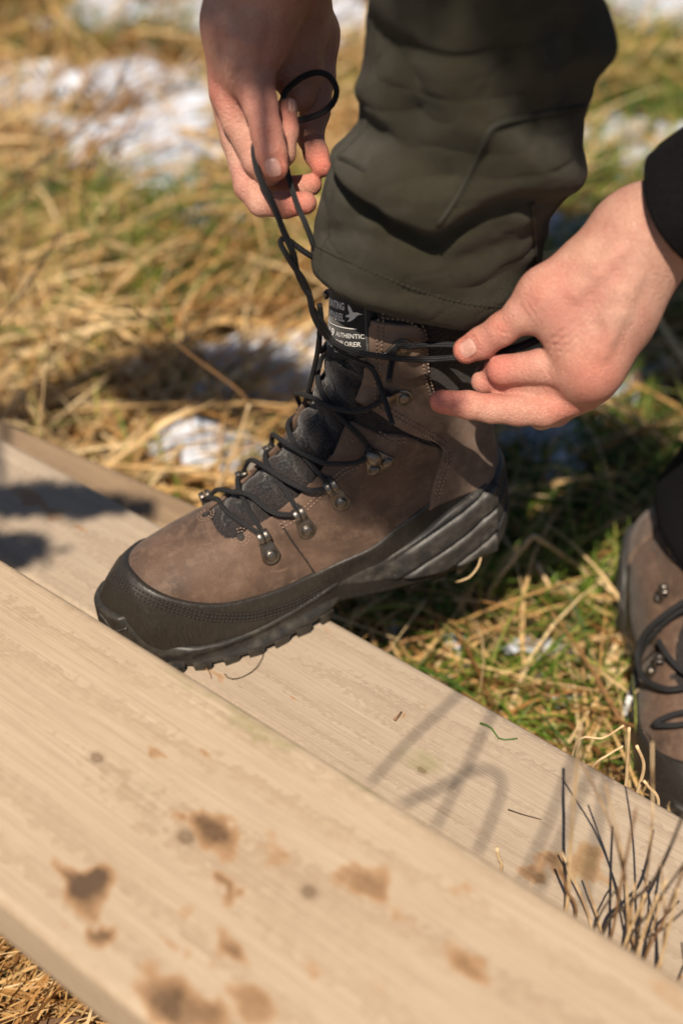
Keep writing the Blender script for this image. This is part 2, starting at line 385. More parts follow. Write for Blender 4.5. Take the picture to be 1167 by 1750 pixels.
# grass: thin folded blades, matted and lying over
def blade_mesh(name, base, yaw, length, width, tilt0, tilt1, mat, shade, segs=5, fold=0.25):
    n = len(base); s = np.linspace(0, 1, segs + 1)
    ang = tilt0[:, None] + (tilt1 - tilt0)[:, None] * s[None] ** 0.8            # elevation of the blade along its length
    dl = (length / segs)[:, None]; hx = np.cumsum(np.c_[np.zeros(n), (np.cos(ang[:, :-1]) * dl)], 1); hz = np.cumsum(np.c_[np.zeros(n), (np.sin(ang[:, :-1]) * dl)], 1)
    cy, sy = np.cos(yaw), np.sin(yaw)
    curl = (rng.normal(size=n) * 0.35)[:, None] * s[None] ** 2 * length[:, None]
    cx = base[:, 0, None] + hx * cy[:, None] - curl * sy[:, None]; cyy = base[:, 1, None] + hx * sy[:, None] + curl * cy[:, None]; cz = base[:, 2, None] + hz
    cz = np.maximum(cz, ground_h(cx, cyy) + 0.002 + rng.random(n)[:, None] * 0.02)
    wd = width[:, None] * np.clip(1.15 - s[None] ** 1.6, 0.08, 1) * 0.5
    P = np.stack([cx, cyy, cz], -1); side = np.stack([-sy, cy, rng.normal(size=n) * 0.5], -1)[:, None, :] * wd[..., None]
    V = np.stack([P - side, P + side], 2).reshape(n, -1, 3)                     # (n,(segs+1)*2,3)
    k = np.arange(segs) * 2; q = np.stack([k, k + 1, k + 3, k + 2], 1)
    Q = (q[None] + (np.arange(n) * (segs + 1) * 2)[:, None, None]).reshape(-1, 4)
    att = np.repeat(shade, (segs + 1) * 2); tt = np.tile(np.repeat(s, 2), n)
    return mesh_obj(name, V.reshape(-1, 3), Q, mat, None, True, None, {'shade': att, 'along': tt})
def grass_mat(name, stops, rough=0.6, trans=0.25):
    t = NT(name); a = t.attr('shade').outputs['Fac']; c = t.co(); n = t.noise(c, 45, 3)
    col = t.ramp(a, stops); col = t.mix(t.ramp(n, [(0.35, 0.0), (0.75, 0.45)]), col, tuple(0.45 * x for x in stops[0][1]))
    b2 = t.new('ShaderNodeBsdfTranslucent'); t.link(col, b2.inputs[0]); t.out(col, rough, spec=0.3)
    mx = t.new('ShaderNodeMixShader'); mx.inputs[0].default_value = trans; t.link(t.b.outputs[0], mx.inputs[1]); t.link(b2.outputs[0], mx.inputs[2])
    t.link(mx.outputs[0], t.n['Material Output'].inputs[0]); return t.m
M['straw'] = grass_mat('dry_straw', [(0.0, (0.13, 0.058, 0.018)), (0.3, (0.42, 0.215, 0.065)), (0.6, (0.66, 0.42, 0.165)), (1.0, (0.82, 0.63, 0.35))])
M['green'] = grass_mat('green_grass', [(0.0, (0.02, 0.045, 0.006)), (0.4, (0.085, 0.17, 0.016)), (0.75, (0.20, 0.31, 0.035)), (1.0, (0.42, 0.42, 0.10))], 0.5, 0.35)
# where snow, green and straw grow (world xy), read off the photograph
def spots(lst):
    out = []
    for (px, py, rx, ry, a) in lst:
        q = onz(px, py, 0.0); out.append((q[0], q[1], rx, ry, a))
    return out
SNOW = spots([(110, 150, .30, .16, 1), (240, 235, .18, .16, 1), (60, 100, .3, .1, .7), (230, 300, .10, .10, .9), (130, 310, .1, .06, .7), (460, 620, .13, .09, 1.0), (400, 690, .08, .05, .75), (330, 790, .06, .042, .95), (300, 30, .3, .15, .8), (560, 40, .2, .15, .8),
              (985, 400, .10, .09, .9), (1080, 270, .16, .12, .9), (900, 760, .10, .07, 1.1), (1040, 640, .11, .075, 1.0), (960, 820, .06, .04, .8), (680, 1100, .022, .018, .75), (760, 1105, .02, .022, .8), (900, 1125, .030, .022, .8), (985, 1200, .030, .028, .8), (1090, 10, .3, .2, .8), (370, 385, .06, .05, .7), (200, 350, .07, .05, .6), (930, 640, .1, .06, .8), (20, 420, .06, .05, .5), (880, 905, .02, .02, .5)])
GREEN = spots([(250, 400, .18, .13, 1.3), (330, 480, .14, .08, 1), (200, 560, .1, .06, .7), (420, 440, .12, .06, .6), (120, 620, .06, .05, .7), (1000, 950, .17, .10, 1.3), (1000, 860, .16, .09, 1.2), (960, 1060, .13, .08, 1.1), (760, 1010, .12, .07, .8), (960, 1230, .10, .05, 1.1), (1060, 200, .2, .2, 1), (1060, 420, .16, .2, 1.0), (1090, 800, .12, .1, 1.1), (820, 1130, .1, .05, 1), (620, 1040, .08, .05, .8), (540, 380, .1, .1, .6), (1040, 80, .3, .2, .8), (180, 60, .3, .15, .6), (500, 150, .2, .1, .4), (700, 900, .15, .1, .8), (1010, 1300, .08, .05, 1.2)])
def field(x, y, lst):
    f = np.zeros_like(x); 
    for (cx, cy, rx, ry, a) in lst: f = np.maximum(f, a * np.exp(-(((x - cx) / rx) ** 2 + ((y - cy) / ry) ** 2) * 0.9))
    return f
def snowf(x, y):
    P = np.stack([x, y], -1); return field(x, y, SNOW) * 0.95 + 0.26 * vnoise(P, 11, 41) + 0.22 * vnoise(P, 27, 42) + 0.17 * vnoise(P, 60, 43)
# snow: low crusty pads, melted through in places
xs = np.arange(-1.6, 1.7, 0.011); ys = np.arange(0.55, 4.3, 0.011); X, Y = np.meshgrid(xs, ys, indexing='ij'); S = snowf(X, Y)
Hs = np.clip(S - 0.50, -0.15, 0.5); Zs = ground_h(X, Y) + 0.004 + np.where(Hs > 0, 0.040 * np.sqrt(np.clip(Hs, 0, 1)) + 0.006 * vnoise(np.stack([X, Y], -1), 55, 44) + 0.004 * vnoise(np.stack([X, Y], -1), 120, 45), Hs * 0.35)
keep = (Hs[:-1, :-1] > -0.06) & (Hs[1:, 1:] > -0.06)
ny = len(ys); I, J = np.nonzero(keep); Q = np.stack([I * ny + J, (I + 1) * ny + J, (I + 1) * ny + J + 1, I * ny + J + 1], 1)
used = np.unique(Q); rm = np.full(X.size, -1); rm[used] = np.arange(len(used))
t = NT('old_snow'); c = t.co(); n = t.noise(c, 160, 4)
M['snow'] = t.out(t.ramp(n, [(0.3, (0.42, 0.47, 0.56)), (0.65, (0.66, 0.71, 0.80))]), 0.6, t.bump(n, 0.6, 0.006), Subsurface_Weight=0.0)  # bluish tint of shaded snow put into the base colour
tag(mesh_obj('snow', np.stack([X, Y, Zs], -1).reshape(-1, 3)[used], rm[Q], M['snow']), 'thin crusty patches of old snow lying among the dry grass', 'snow', kind='stuff')
def scatter(n, x0, x1, y0, y1):
    return rng.uniform(x0, x1, n), rng.uniform(y0, y1, n)
# dry straw
def straw(name, n, lmin, lmax, wmin, wmax, dens, yawmean, tl0, tl1, mat, shade_rng, yaw_sd=0.9, label=None, segs=5):
    x, y = scatter(n, -1.5, 1.5, 0.3, 3.9)
    p = dens(x, y); k = rng.random(n) < p; x, y = x[k], y[k]; m = len(x)
    P = np.stack([x, y], -1); yaw = yawmean + vnoise(P, 2.5, 51) * 1.6 + rng.normal(size=m) * yaw_sd
    L = rng.uniform(lmin, lmax, m); Wd = rng.uniform(wmin, wmax, m)
    sh = np.clip(shade_rng[0] + (shade_rng[1] - shade_rng[0]) * (0.48 + 0.42 * vnoise(P, 7, 52) + 0.34 * rng.normal(size=m)), 0, 1)
    base = np.stack([x, y, ground_h(x, y) + rng.random(m) * 0.025], -1)
    o = blade_mesh(name, base, yaw, L, Wd, rng.uniform(*tl0, m), rng.uniform(*tl1, m), mat, sh, segs)
    return tag(o, label, 'grass', kind='stuff')
def near_boost(x, y): return np.clip(1.25 - 0.2 * y, 0.35, 1)
def clear(x, y):                                          # nothing grows up through the boards
    q = np.stack([x, y], -1); a = (q - onz(260, 890, Z_MID)[:2]) @ -PN[:2]; return ~((a > -0.015) & (a < 0.40))
straw('dry_grass', 62000, .06, .24, .0020, .0050, lambda x, y: near_boost(x, y) * clear(x, y) * np.clip(1.1 - 0.86 * (snowf(x, y) > 0.50) - 0.62 * np.clip(field(x, y, GREEN), 0, 1) - 0.25 * (x > 0.12), 0.06, 1), 0.4, (0.0, 0.7), (-0.5, 0.25), M['straw'], (0.15, 1.0), 1.1, 'matted dry straw-coloured grass covering the ground')
straw('green_grass', 90000, .03, .12, .0016, .0036, lambda x, y: near_boost(x, y) * clear(x, y) * np.clip(field(x, y, GREEN) * 1.6 + 0.08 - 0.7 * (snowf(x, y) > 0.55), 0, 1), 0.4, (0.4, 1.3), (-0.3, 0.7), M['green'], (0.0, 1.0), 1.6, 'short green grass growing in patches between the straw')
straw('dry_grass', 2000, .16, .38, .003, .0065, lambda x, y: clear(x, y) * np.clip(1.0 - 0.5 * np.clip(field(x, y, GREEN), 0, 1) - .35 * (x > .12), .1, 1), 0.4, (0.05, 0.6), (-0.5, 0.15), M['straw'], (0.25, 1.05), 1.4, 'long pale loose straws lying over the matted grass', 7)
# under the near board, bottom left of the picture
x, y = scatter(12000, -.75, .3, -.1, .75); k = ~clear(x, y) | True; base = np.stack([x, y, ground_h(x, y)], -1); m = len(x)
tag(blade_mesh('dry_grass', base, rng.normal(size=m) * 0.7 + 0.35, rng.uniform(.05, .16, m), rng.uniform(.0012, .0026, m), rng.uniform(0, .45, m), rng.uniform(-.4, .2, m), M['straw'], np.clip(rng.normal(size=m) * 0.25 + 0.5, 0, 1)), 'dense straw lying on the ground under the foreground plank', 'grass', kind='stuff')
# ------------------------------------------------------------------ boot materials
def leather_mat(name, base, dusty):
    t = NT(name); c = t.co(); n1 = t.noise(c, 22, 5, 0.6); n2 = t.noise(c, 75, 5, 0.7); n3 = t.noise(c, 700, 3)
    col = t.mix(t.ramp(n1, [(0.35, 0.0), (0.68, 1.0)]), tuple(0.50 * x for x in base), tuple(1.28 * x for x in base))
    col = t.mix(t.ramp(n2, [(0.48, 0.0), (0.72, 0.7)]), col, dusty)
    sc = t.noise(t.mapping(c, (40, 160, 90), rot=(0.3, 0.5, 0.2)), 1.0, 3, 0.6)
    col = t.mix(t.ramp(sc, [(0.66, 0.0), (0.76, 0.55)]), col, tuple(1.5 * x for x in dusty))
    col = t.mix(t.ramp(n3, [(0.3, 0.25), (0.5, 0.0)]), col, tuple(0.4 * x for x in base))
    h = t.math('ADD', t.math('MULTIPLY', n3, 0.6), t.math('MULTIPLY', n2, 1.4))
    return t.out(col, t.ramp(n1, [(0.3, 0.62), (0.7, 0.78)]), t.bump(h, 0.5, 0.0007), spec=0.38, Sheen_Weight=0.1)
M['leather'] = leather_mat('brown_nubuck', (0.110, 0.066, 0.044), (0.190, 0.125, 0.087))
M['leather_lit'] = leather_mat('brown_nubuck_collar_lit', (0.165, 0.108, 0.077), (0.230, 0.160, 0.118))  # same nubuck made lighter: sunlit look of the collar put into its colour
def weave_mat(name, c0, c1, scale, strength=0.9, rough=0.85):
    t = NT(name); c = t.co(); v = t.new('ShaderNodeTexVoronoi', feature='F1'); v.inputs['Scale'].default_value = scale; v.inputs['Randomness'].default_value = 0.55
    t.link(t.mapping(c, (1, 0.8, 1.0), rot=(0, 0.9, 0.25)), v.inputs['Vector']); d = v.outputs['Distance']
    col = t.mix(t.ramp(d, [(0.15, 1.0), (0.6, 0.0)]), c0, c1); n = t.noise(c, 40, 4)
    col = t.mix(t.ramp(n, [(0.35, 0.0), (0.75, 0.4)]), col, tuple(0.6 * x for x in c1))
    return t.out(col, rough, t.bump(t.math('SUBTRACT', 1.0, d), strength, 0.0007), spec=0.3, Sheen_Weight=0.2)
M['cordura'] = weave_mat('brown_black_cordura', (0.008, 0.007, 0.007), (0.046, 0.034, 0.032), 760)
M['webbing'] = weave_mat('black_webbing', (0.008, 0.008, 0.009), (0.045, 0.042, 0.042), 420)
def rubber_mat(name, base, dust, amount, lines=True):
    t = NT(name); c = t.co(); n = t.noise(c, 30, 5, 0.65); n2 = t.noise(c, 260, 4, 0.7)
    ln = t.noise(t.mapping(c, (1500, 700, 110) if lines else (90, 90, 90)), 1.0, 3, 0.6)
    f = t.math('MULTIPLY', t.ramp(n, [(0.3, 0.15), (0.7, 1.0)]), t.ramp(ln, [(0.42, 0.0), (0.72, 1.0)]))
    f = t.math('MAXIMUM', t.math('MULTIPLY', f, amount), t.math('MULTIPLY', t.ramp(n2, [(0.60, 0.0), (0.75, 1.0)]), amount * 0.9))
    col = t.mix(f, base, dust)
    h = t.math('ADD', t.math('MULTIPLY', ln, 0.7), t.math('MULTIPLY', n2, 0.5))
    return t.out(col, t.ramp(f, [(0.0, 0.42), (0.6, 0.8)]), t.bump(h, 0.25, 0.0005), spec=0.4)
M['rand'] = rubber_mat('dusty_black_rand', (0.020, 0.018, 0.016), (0.12, 0.095, 0.066), 0.30)
M['rubber'] = rubber_mat('black_sole_rubber', (0.020, 0.019, 0.018), (0.16, 0.135, 0.10), 0.38, False)
M['rubber_heel'] = rubber_mat('grey_scuffed_rubber', (0.032, 0.031, 0.030), (0.19, 0.165, 0.13), 0.55, False)
M['thread'] = plain('black_thread', (0.02, 0.017, 0.015), 0.7)
M['thread_brown'] = plain('brown_thread', (0.23, 0.155, 0.115), 0.7)
t = NT('gunmetal'); c = t.co(); n = t.noise(c, 120, 4); n2 = t.noise(c, 900, 3)
M['metal'] = t.out(t.ramp(n, [(0.3, (0.12, 0.105, 0.09)), (0.7, (0.24, 0.215, 0.19))]), t.ramp(n2, [(0.3, 0.3), (0.7, 0.5)]), t.bump(n2, 0.12, 0.0003), 0.9)
t = NT('braided_lace'); uv = t.co('UV'); sep = t.new('ShaderNodeSeparateXYZ'); t.link(uv, sep.inputs[0])
u = t.math('MULTIPLY', sep.outputs[0], 2600.0); w = t.math('MULTIPLY', sep.outputs[1], 18.0)
d1 = t.math('SINE', t.math('ADD', u, w)); d2 = t.math('SINE', t.math('SUBTRACT', u, w)); br = t.math('MAXIMUM', d1, d2)
st = t.math('SINE', t.math('MULTIPLY', sep.outputs[1], 20.0))
brm = t.ramp(t.math('ADD', t.math('MULTIPLY', br, 0.25), t.math('MULTIPLY', st, 0.3)), [(0.0, 0.0), (0.5, 1.0)])
M['lace'] = t.out(t.mix(brm, (0.006, 0.006, 0.007), (0.040, 0.040, 0.042)), 0.62, t.bump(t.math('ADD', br, st), 0.7, 0.0005), spec=0.45)
M['white_print'] = plain('white_woven_print', (0.72, 0.72, 0.70), 0.7, var=0.06)

# ------------------------------------------------------------------ boot: where it stands and its shape
BO = np.array([0.11657, 0.78878, 0.172]); BAZ = 0.39608; BPI = 0.0453; BS = 0.99
_e1 = np.array([-math.cos(BAZ), -math.sin(BAZ), 0]); _e2 = np.array([math.sin(BAZ), -math.cos(BAZ), 0]); _e3 = np.array([0, 0, 1.0])
_xb = 0.235
_B = np.array([[math.cos(BPI), 0, math.sin(BPI)], [0, 1, 0], [-math.sin(BPI), 0, math.cos(BPI)]])
_A = np.stack([_e1, _e2, _e3], 1)                          # columns
BM = _A @ _B * BS; BT = BO + _A @ (np.array([_xb, 0, 0]) * BS) - BM @ np.array([_xb, 0, 0])
def b2w(p): return np.asarray(p) @ BM.T + BT
BMI = np.linalg.inv(BM)
def w2b(p): return (np.asarray(p) - BT) @ BMI.T
def interp(tab):
    a = np.array(sorted(tab)); return lambda v: np.interp(v, a[:, 0], a[:, 1])
def sinterp(tab):                                          # smooth table
    a = np.array(sorted(tab)); P = catmull(a, 10); return lambda v: np.interp(v, P[:, 0], P[:, 1])
wm = [(0, 0), (.004, .013), (.012, .0225), (.025, .030), (.05, .0345), (.08, .034), (.11, .0325), (.14, .034), (.175, .0415), (.21, .0475), (.24, .0485), (.265, .0455), (.288, .0375), (.303, .027), (.312, .016), (.3165, .004)]
wl = [(.3155, -.006), (.308, -.016), (.295, -.028), (.275, -.0395), (.25, -.0475), (.22, -.051), (.19, -.049), (.15, -.043), (.1, -.038), (.05, -.0345), (.025, -.030), (.012, -.0225), (.004, -.013)]
OUTL = catmull(np.array(wm + wl), 5, True)
HB = 0.00135
gx = np.arange(-.03, .342, HB); gy = np.arange(-.072, .0725, HB); gz_ = np.arange(-.012, .296, HB)
GX, GY, GZ = (a.astype(np.float32) for a in np.meshgrid(gx, gy, gz_, indexing='ij', sparse=True))
P2 = polysd(gx[:, None], gy[None], OUTL).astype(np.float32)[:, :, None]
Rw = np.maximum(interp([(x, (y + abs(y2)) / 2) for (x, y), y2 in zip(wm, np.interp([q[0] for q in wm], [q[0] for q in wl[::-1]], [abs(q[1]) for q in wl[::-1]]))])(gx), 0.022)
Rw[gx > .27] = np.maximum(Rw[gx > .27], .030)
Tt = sinterp([(-.03, .095), (0, .10), (.05, .115), (.09, .150), (.118, .168), (.137, .152), (.165, .127), (.194, .107), (.22, .0925), (.25, .086), (.275, .0815), (.295, .076), (.315, .068), (.345, .062)])(gx)
u_ = np.maximum(1 + P2 / Rw[:, None, None].astype(np.float32), 0)
qz = np.interp(gx, [0, .20, .29, .33], [2.3, 2.3, 3.4, 3.8]).astype(np.float32)[:, None, None]
Ff = u_ ** 2.6 + (np.maximum(GZ, 0) / Tt[:, None, None].astype(np.float32)) ** qz - 1
d_f = sdf_norm(Ff, HB).astype(np.float32)
zb_ = gz_
xbk = sinterp([(-.02, .008), (.0, .006), (.03, .003), (.06, .006), (.10, .012), (.14, .013), (.18, .008), (.22, .002), (.28, -.004)])(zb_)
xfr = sinterp([(-.02, .150), (.10, .150), (.13, .146), (.156, .137), (.18, .128), (.21, .121), (.245, .1185), (.28, .1185)])(zb_)
bw = sinterp([(-.02, .033), (.05, .035), (.10, .0375), (.14, .0415), (.18, .0440), (.22, .0475), (.28, .0515)])(zb_)
xc_ = ((xbk + xfr) / 2).astype(np.float32)[None, None]; ax_ = ((xfr - xbk) / 2).astype(np.float32)[None, None]; by_ = bw.astype(np.float32)[None, None]
Fs = (np.abs((GX - xc_) / ax_) ** 2.25 + np.abs(GY / by_) ** 2.25) - 1
d_s = sdf_norm(Fs, HB).astype(np.float32)
d0 = smin(d_f, d_s, 0.03)
# soft leather: gentle sag and creases where the foot bends
XX = np.stack(np.broadcast_arrays(GX[::3], GY[:, ::3], GZ[:, :, ::3]), -1)
def grid_noise(scale, seed):
    n = vnoise(XX, scale, seed).astype(np.float32)
    for ax, full in enumerate((len(gx), len(gy), len(gz_))):
        m = n.shape[ax]; tpos = np.arange(full) / 3.0; i = np.minimum(tpos.astype(int), m - 2); f = (tpos - i).clip(0, 1).astype(np.float32)
        sh = [1, 1, 1]; sh[ax] = full; f = f.reshape(sh); n = np.take(n, i, ax) * (1 - f) + np.take(n, i + 1, ax) * f
    return n
d0 = d0 + 0.0011 * grid_noise(28, 61) + 0.0006 * grid_noise(70, 62)
for (cx, cz, sl, wdt, dep) in ((.205, .075, 2.2, .0055, .0011), (.178, .078, 2.6, .006, .0010)):   # flex creases across the vamp
    d0 = d0 + dep * np.exp(-((((GX - cx) - (GZ - cz) / sl) / wdt) ** 2)) * np.clip(1.5 - np.abs(GZ - .085) / .02, 0, 1)
def lerp_grid(D, P):
    q = (np.asarray(P) - np.array([gx[0], gy[0], gz_[0]])) / HB; q = np.clip(q, 0, np.array(D.shape) - 1.001); i = q.astype(int); f = q - i; o = 0
    for a in (0, 1):
        for b in (0, 1):
            for c in (0, 1):
                w = (f[..., 0] if a else 1 - f[..., 0]) * (f[..., 1] if b else 1 - f[..., 1]) * (f[..., 2] if c else 1 - f[..., 2])
                o = o + w * D[i[..., 0] + a, i[..., 1] + b, i[..., 2] + c]
    return o
def bgrad(P, e=0.003):
    g = np.stack([lerp_grid(d0, P + np.eye(3)[k] * e) - lerp_grid(d0, P - np.eye(3)[k] * e) for k in range(3)], -1)
    return g / (np.linalg.norm(g, axis=-1, keepdims=True) + 1e-9)
def bproj(P, off=0.0):
    P = np.array(P, float)
    for _ in range(8): P = P - (lerp_grid(d0, P) - off)[..., None] * bgrad(P) * 0.9
    return P
def bhit(px, py, off=0.0):
    """boot-local point where the sight line through a pixel meets the upper"""
    o = w2b(CC); dr = w2b(CC + ray(px, py)) - o; dr /= np.linalg.norm(dr); P = o + dr * np.arange(.6, 1.3, .0006)[:, None]
    inb = ((P > np.array([gx[0], gy[0], gz_[0]])) & (P < np.array([gx[-1], gy[-1], gz_[-1]]))).all(1); P = P[inb]; d = lerp_grid(d0, P) - off
    i = np.argmax(d < 0) if (d < 0).any() else np.argmin(d)
    return bproj(P[i][None], off)[0]
boot = empty('hiking_boot')
boot.matrix_world = Matrix([[*BM[0], BT[0]], [*BM[1], BT[1]], [*BM[2], BT[2]], [0, 0, 0, 1]])
tag(boot, 'brown nubuck hiking boot being laced up, resting on the middle plank', 'boot', 'the pair of hiking boots')
BOOTLOG = []
def part_sdf(name, D, mat, parent=None, lo=(None,) * 3, hi=(None,) * 3):
    sl = []; org = []
    for k, g in enumerate((gx, gy, gz_)):
        a = 0 if lo[k] is None else max(0, int((lo[k] - g[0]) / HB)); b = len(g) if hi[k] is None else min(len(g), int((hi[k] - g[0]) / HB) + 2)
        sl.append(slice(a, b)); org.append(g[a])
    Dd = np.array(np.broadcast_to(D, d0.shape)[tuple(sl)])
    for ax in range(3):                                    # close at the box
        for e in (0, -1):
            ix = [slice(None)] * 3; ix[ax] = e; Dd[tuple(ix)] = np.maximum(Dd[tuple(ix)], 0.0005)
    V, F = surfnets(Dd, org, HB)
    return mesh_obj(name, V, F, mat, parent or boot)
# throat of the boot
hw = sinterp([(.06, .019), (.09, .0205), (.12, .0250), (.16, .0275), (.20, .0300), (.26, .0325), (.3, .033)])(gz_).astype(np.float32)[None, None]
Th = smax(np.abs(GY + 0.000) - hw, GX - .224, 0.012); Th = np.maximum(Th, .075 - GX); Th = np.maximum(Th, .072 - GZ)
def shell(off, th=0.0028): return np.maximum(d0 - off, -(d0 - off + th))
def polyxz(poly): return polysd(gx[:, None], gz_[None], poly).astype(np.float32)[:, None, :]
# seam between vamp and quarter leans back
seam = GX - (.166 + (GZ - .055) * .40)
zr = sinterp([(-.03, .075), (.0, .080), (.03, .086), (.06, .089), (.075, .085), (.095, .0745), (.117, .0605), (.14, .0525), (.166, .0480), (.20, .0480), (.235, .0525), (.262, .0615), (.28, .0705), (.295, .0795), (.305, .0875), (.345, .1)])(gx).astype(np.float32)[:, None, None]
RAND = GZ - zr
top_cut = GZ - .284
core = np.maximum(np.maximum(d0 + .0035, GZ - .280), .012 - GZ)
part_sdf('lining', core, M['cordura'])
part_sdf('vamp', np.maximum(np.maximum(shell(0.0), -Th), np.maximum(-(seam + .004), -(RAND + .006))), M['leather'], lo=(.14, None, .03))
QP = polyxz([(.24, .03), (.24, .13), (.16, .16), (.125, .170), (.108, .160), (.097, .1575), (.088, .154), (.075, .142), (.05, .13), (.02, .125), (-.03, .12), (-.03, .03)])
part_sdf('quarter', smax(np.maximum(np.maximum(shell(.0014, .0038), -Th), np.maximum(seam, -(RAND + .006))), QP, .002), M['leather'], hi=(.225, None, .18))
part_sdf('collar_lining', np.maximum(np.maximum(shell(-.0006, .0025), -(Th - .000)), np.maximum(.115 - GZ, top_cut)), M['cordura'], lo=(None, None, .1))
CPoly = catmull(np.array([(.150, .247), (.092, .2475), (.082, .2455), (.0775, .238), (.0755, .215), (.074, .198), (.069, .182), (.058, .172), (.02, .164), (-.03, .158), (-.03, .07), (.02, .07), (.070, .07), (.0725, .085), (.067, .110), (.062, .130), (.0635, .139), (.075, .1475), (.094, .162), (.112, .1795), (.13, .19), (.16, .2)]), 5, True)
CP = polyxz(CPoly)
part_sdf('collar_panel', smax(np.maximum(shell(.0032, .0046), -Th), np.maximum(CP, -(RAND + .006)), .0012), M['leather_lit'], hi=(.17, None, .26))
part_sdf('rand', smax(np.maximum(shell(.0026, .005), .010 - GZ), RAND, .0015), M['rand'], hi=(None, None, .11))
# padded tongue: quilted blocks between tunnels of webbing
tau = (0.224 - GX) * 0.80 + (GZ - .09) * 0.62
rib = np.abs(np.sin((tau - .004) * math.pi / .0215)) ** 0.6
edge = np.clip((-(Th)) / .012, 0, 1) ** 0.5
part_sdf('tongue', np.maximum(np.maximum(d0 + .0070 - rib * .0082 * edge - .0006 * grid_noise(90, 63), -(d0 + .02)), np.maximum(Th - .003, GZ - .285)), M['cordura'], lo=(.06, -.04, .07), hi=(.24, .04, None))
wb = np.abs(GY - .002) - .0058
part_sdf('webbing_strip', np.maximum(np.maximum(d0 + .0030 - rib * .0035 * edge, -(d0 + .012)), np.maximum(np.maximum(wb, Th), np.maximum(GZ - .205, GX - .218))), M['webbing'], lo=(.09, -.02, .07), hi=(.235, .02, .21))
# sole with its sculpted side wall
zs = sinterp([(-.03, .050), (0, .052), (.03, .053), (.06, .050), (.085, .046), (.11, .0415), (.14, .0345), (.17, .0275), (.20, .0235), (.235, .0215), (.265, .0235), (.29, .0295), (.31, .036), (.345, .042)])(gx).astype(np.float32)[:, None, None]
zbt = sinterp([(-.03, .012), (-.005, .009), (.02, .0065), (.078, .0065), (.088, .014), (.102, .0235), (.125, .0230), (.145, .0125), (.165, .0052), (.20, .0042), (.25, .0046), (.275, .0055), (.30, .0085), (.32, .0125), (.345, .018)])(gx).astype(np.float32)[:, None, None]
wav = 0.0016 * np.sin((GZ - .006 + .10 * (GX - .16)) * 330) * np.clip((GX - .13) / .03, 0, 1)
flare = (.0045 + .0030 * np.clip((.016 - GZ) / .016, 0, 1)) * np.clip(1.25 - np.clip(GX - .255, 0, 1) / .045, .25, 1)
sole = part_sdf('sole', smax(smax(P2 - flare - wav, GZ - zs, .004), zbt - GZ, .003), M['rubber'], hi=(None, None, .08))
# heel stabiliser: flowing ribs sweeping up from the arch
hz = sinterp([(-.03, .080), (.0, .083), (.03, .082), (.05, .077), (.064, .071), (.078, .062), (.095, .0525), (.115, .0440), (.135, .036), (.15, .030)])(gx).astype(np.float32)[:, None, None]
hl = np.clip(GX * .55 - .015, -.01, .07)
rb = (GZ + GX * .36) + .010 * np.sin(GX * 30 + 1)
ribs = .0026 * (1 - np.exp(-(np.sin(rb * 128 + 4 * (GX * 9) ** 2) / .26) ** 2)) * np.clip((.108 - GX) / .02, 0, 1)
part_sdf('heel_stabiliser', smax(smax(np.minimum(d0 - .0030, P2 - .0016) - ribs, GZ - hz, .004), np.maximum(.014 - GZ, np.maximum(GX - .15, .016 + (GX - .06) * .10 - GZ)), .004), M['rubber_heel'], lo=(None, None, .0), hi=(.15, None, .10))
# toe bumper
by2 = np.abs(GY - .003)
tb = smax(P2 - .0040, np.maximum(GZ - (.050 - np.clip(by2 - .022, 0, 1) * 1.6), GX * 0 + .008 - GZ), .003)
part_sdf('toe_bumper', smax(tb, .282 + .0 * GX - GX, .003), M['rubber'], lo=(.26, None, None), hi=(None, None, .07))
# lugs of the outsole, each one by one
lug_v = np.array([(-.0072, -.0068, 0.002), (.0072, -.0068, 0.002), (.0072, .0068, 0.002), (-.0072, .0068, 0.002), (-.0058, -.0055, -.0064), (.0058, -.0055, -.0064), (.0058, .0055, -.0064), (-.0058, .0055, -.0064)])
lug_f = [(0, 1, 2, 3), (7, 6, 5, 4), (4, 5, 1, 0), (5, 6, 2, 1), (6, 7, 3, 2), (7, 4, 0, 3)]
lug0 = None
om, olen = resample(np.vstack([OUTL, OUTL[:1]]), 0.0195); onr = np.gradient(om, axis=0); onr = np.stack([onr[:, 1], -onr[:, 0]], 1); onr /= np.linalg.norm(onr, axis=1)[:, None]; onr *= np.sign((onr * (om - np.array([.16, 0]))).sum(1))[:, None]
for k, (x, y) in enumerate(om[:-1]):
    if .088 < x < .150: continue
    inw = -.0012; n = onr[k]
    zc = float(np.interp(x, gx, zbt[:, 0, 0])) + .0012
    for row in range(2):
        q = np.array([x, y]) - n * (inw + row * .021)
        if row and (abs(q[1]) < .008 or abs(q[1]) > abs(y) - .006): continue
        if lug0 is None: lug0 = mesh_obj('lug', lug_v, lug_f, M['rubber'], sole, False); o = lug0
        else: o = copy_obj(lug0, sole)
        o.location = (q[0], q[1], zc); o.rotation_euler = (0, 0, math.atan2(n[1], n[0]) + (k % 2 - .5) * .2); o.scale = (1.05, .98 + .06 * math.cos(k * 1.7), 1)
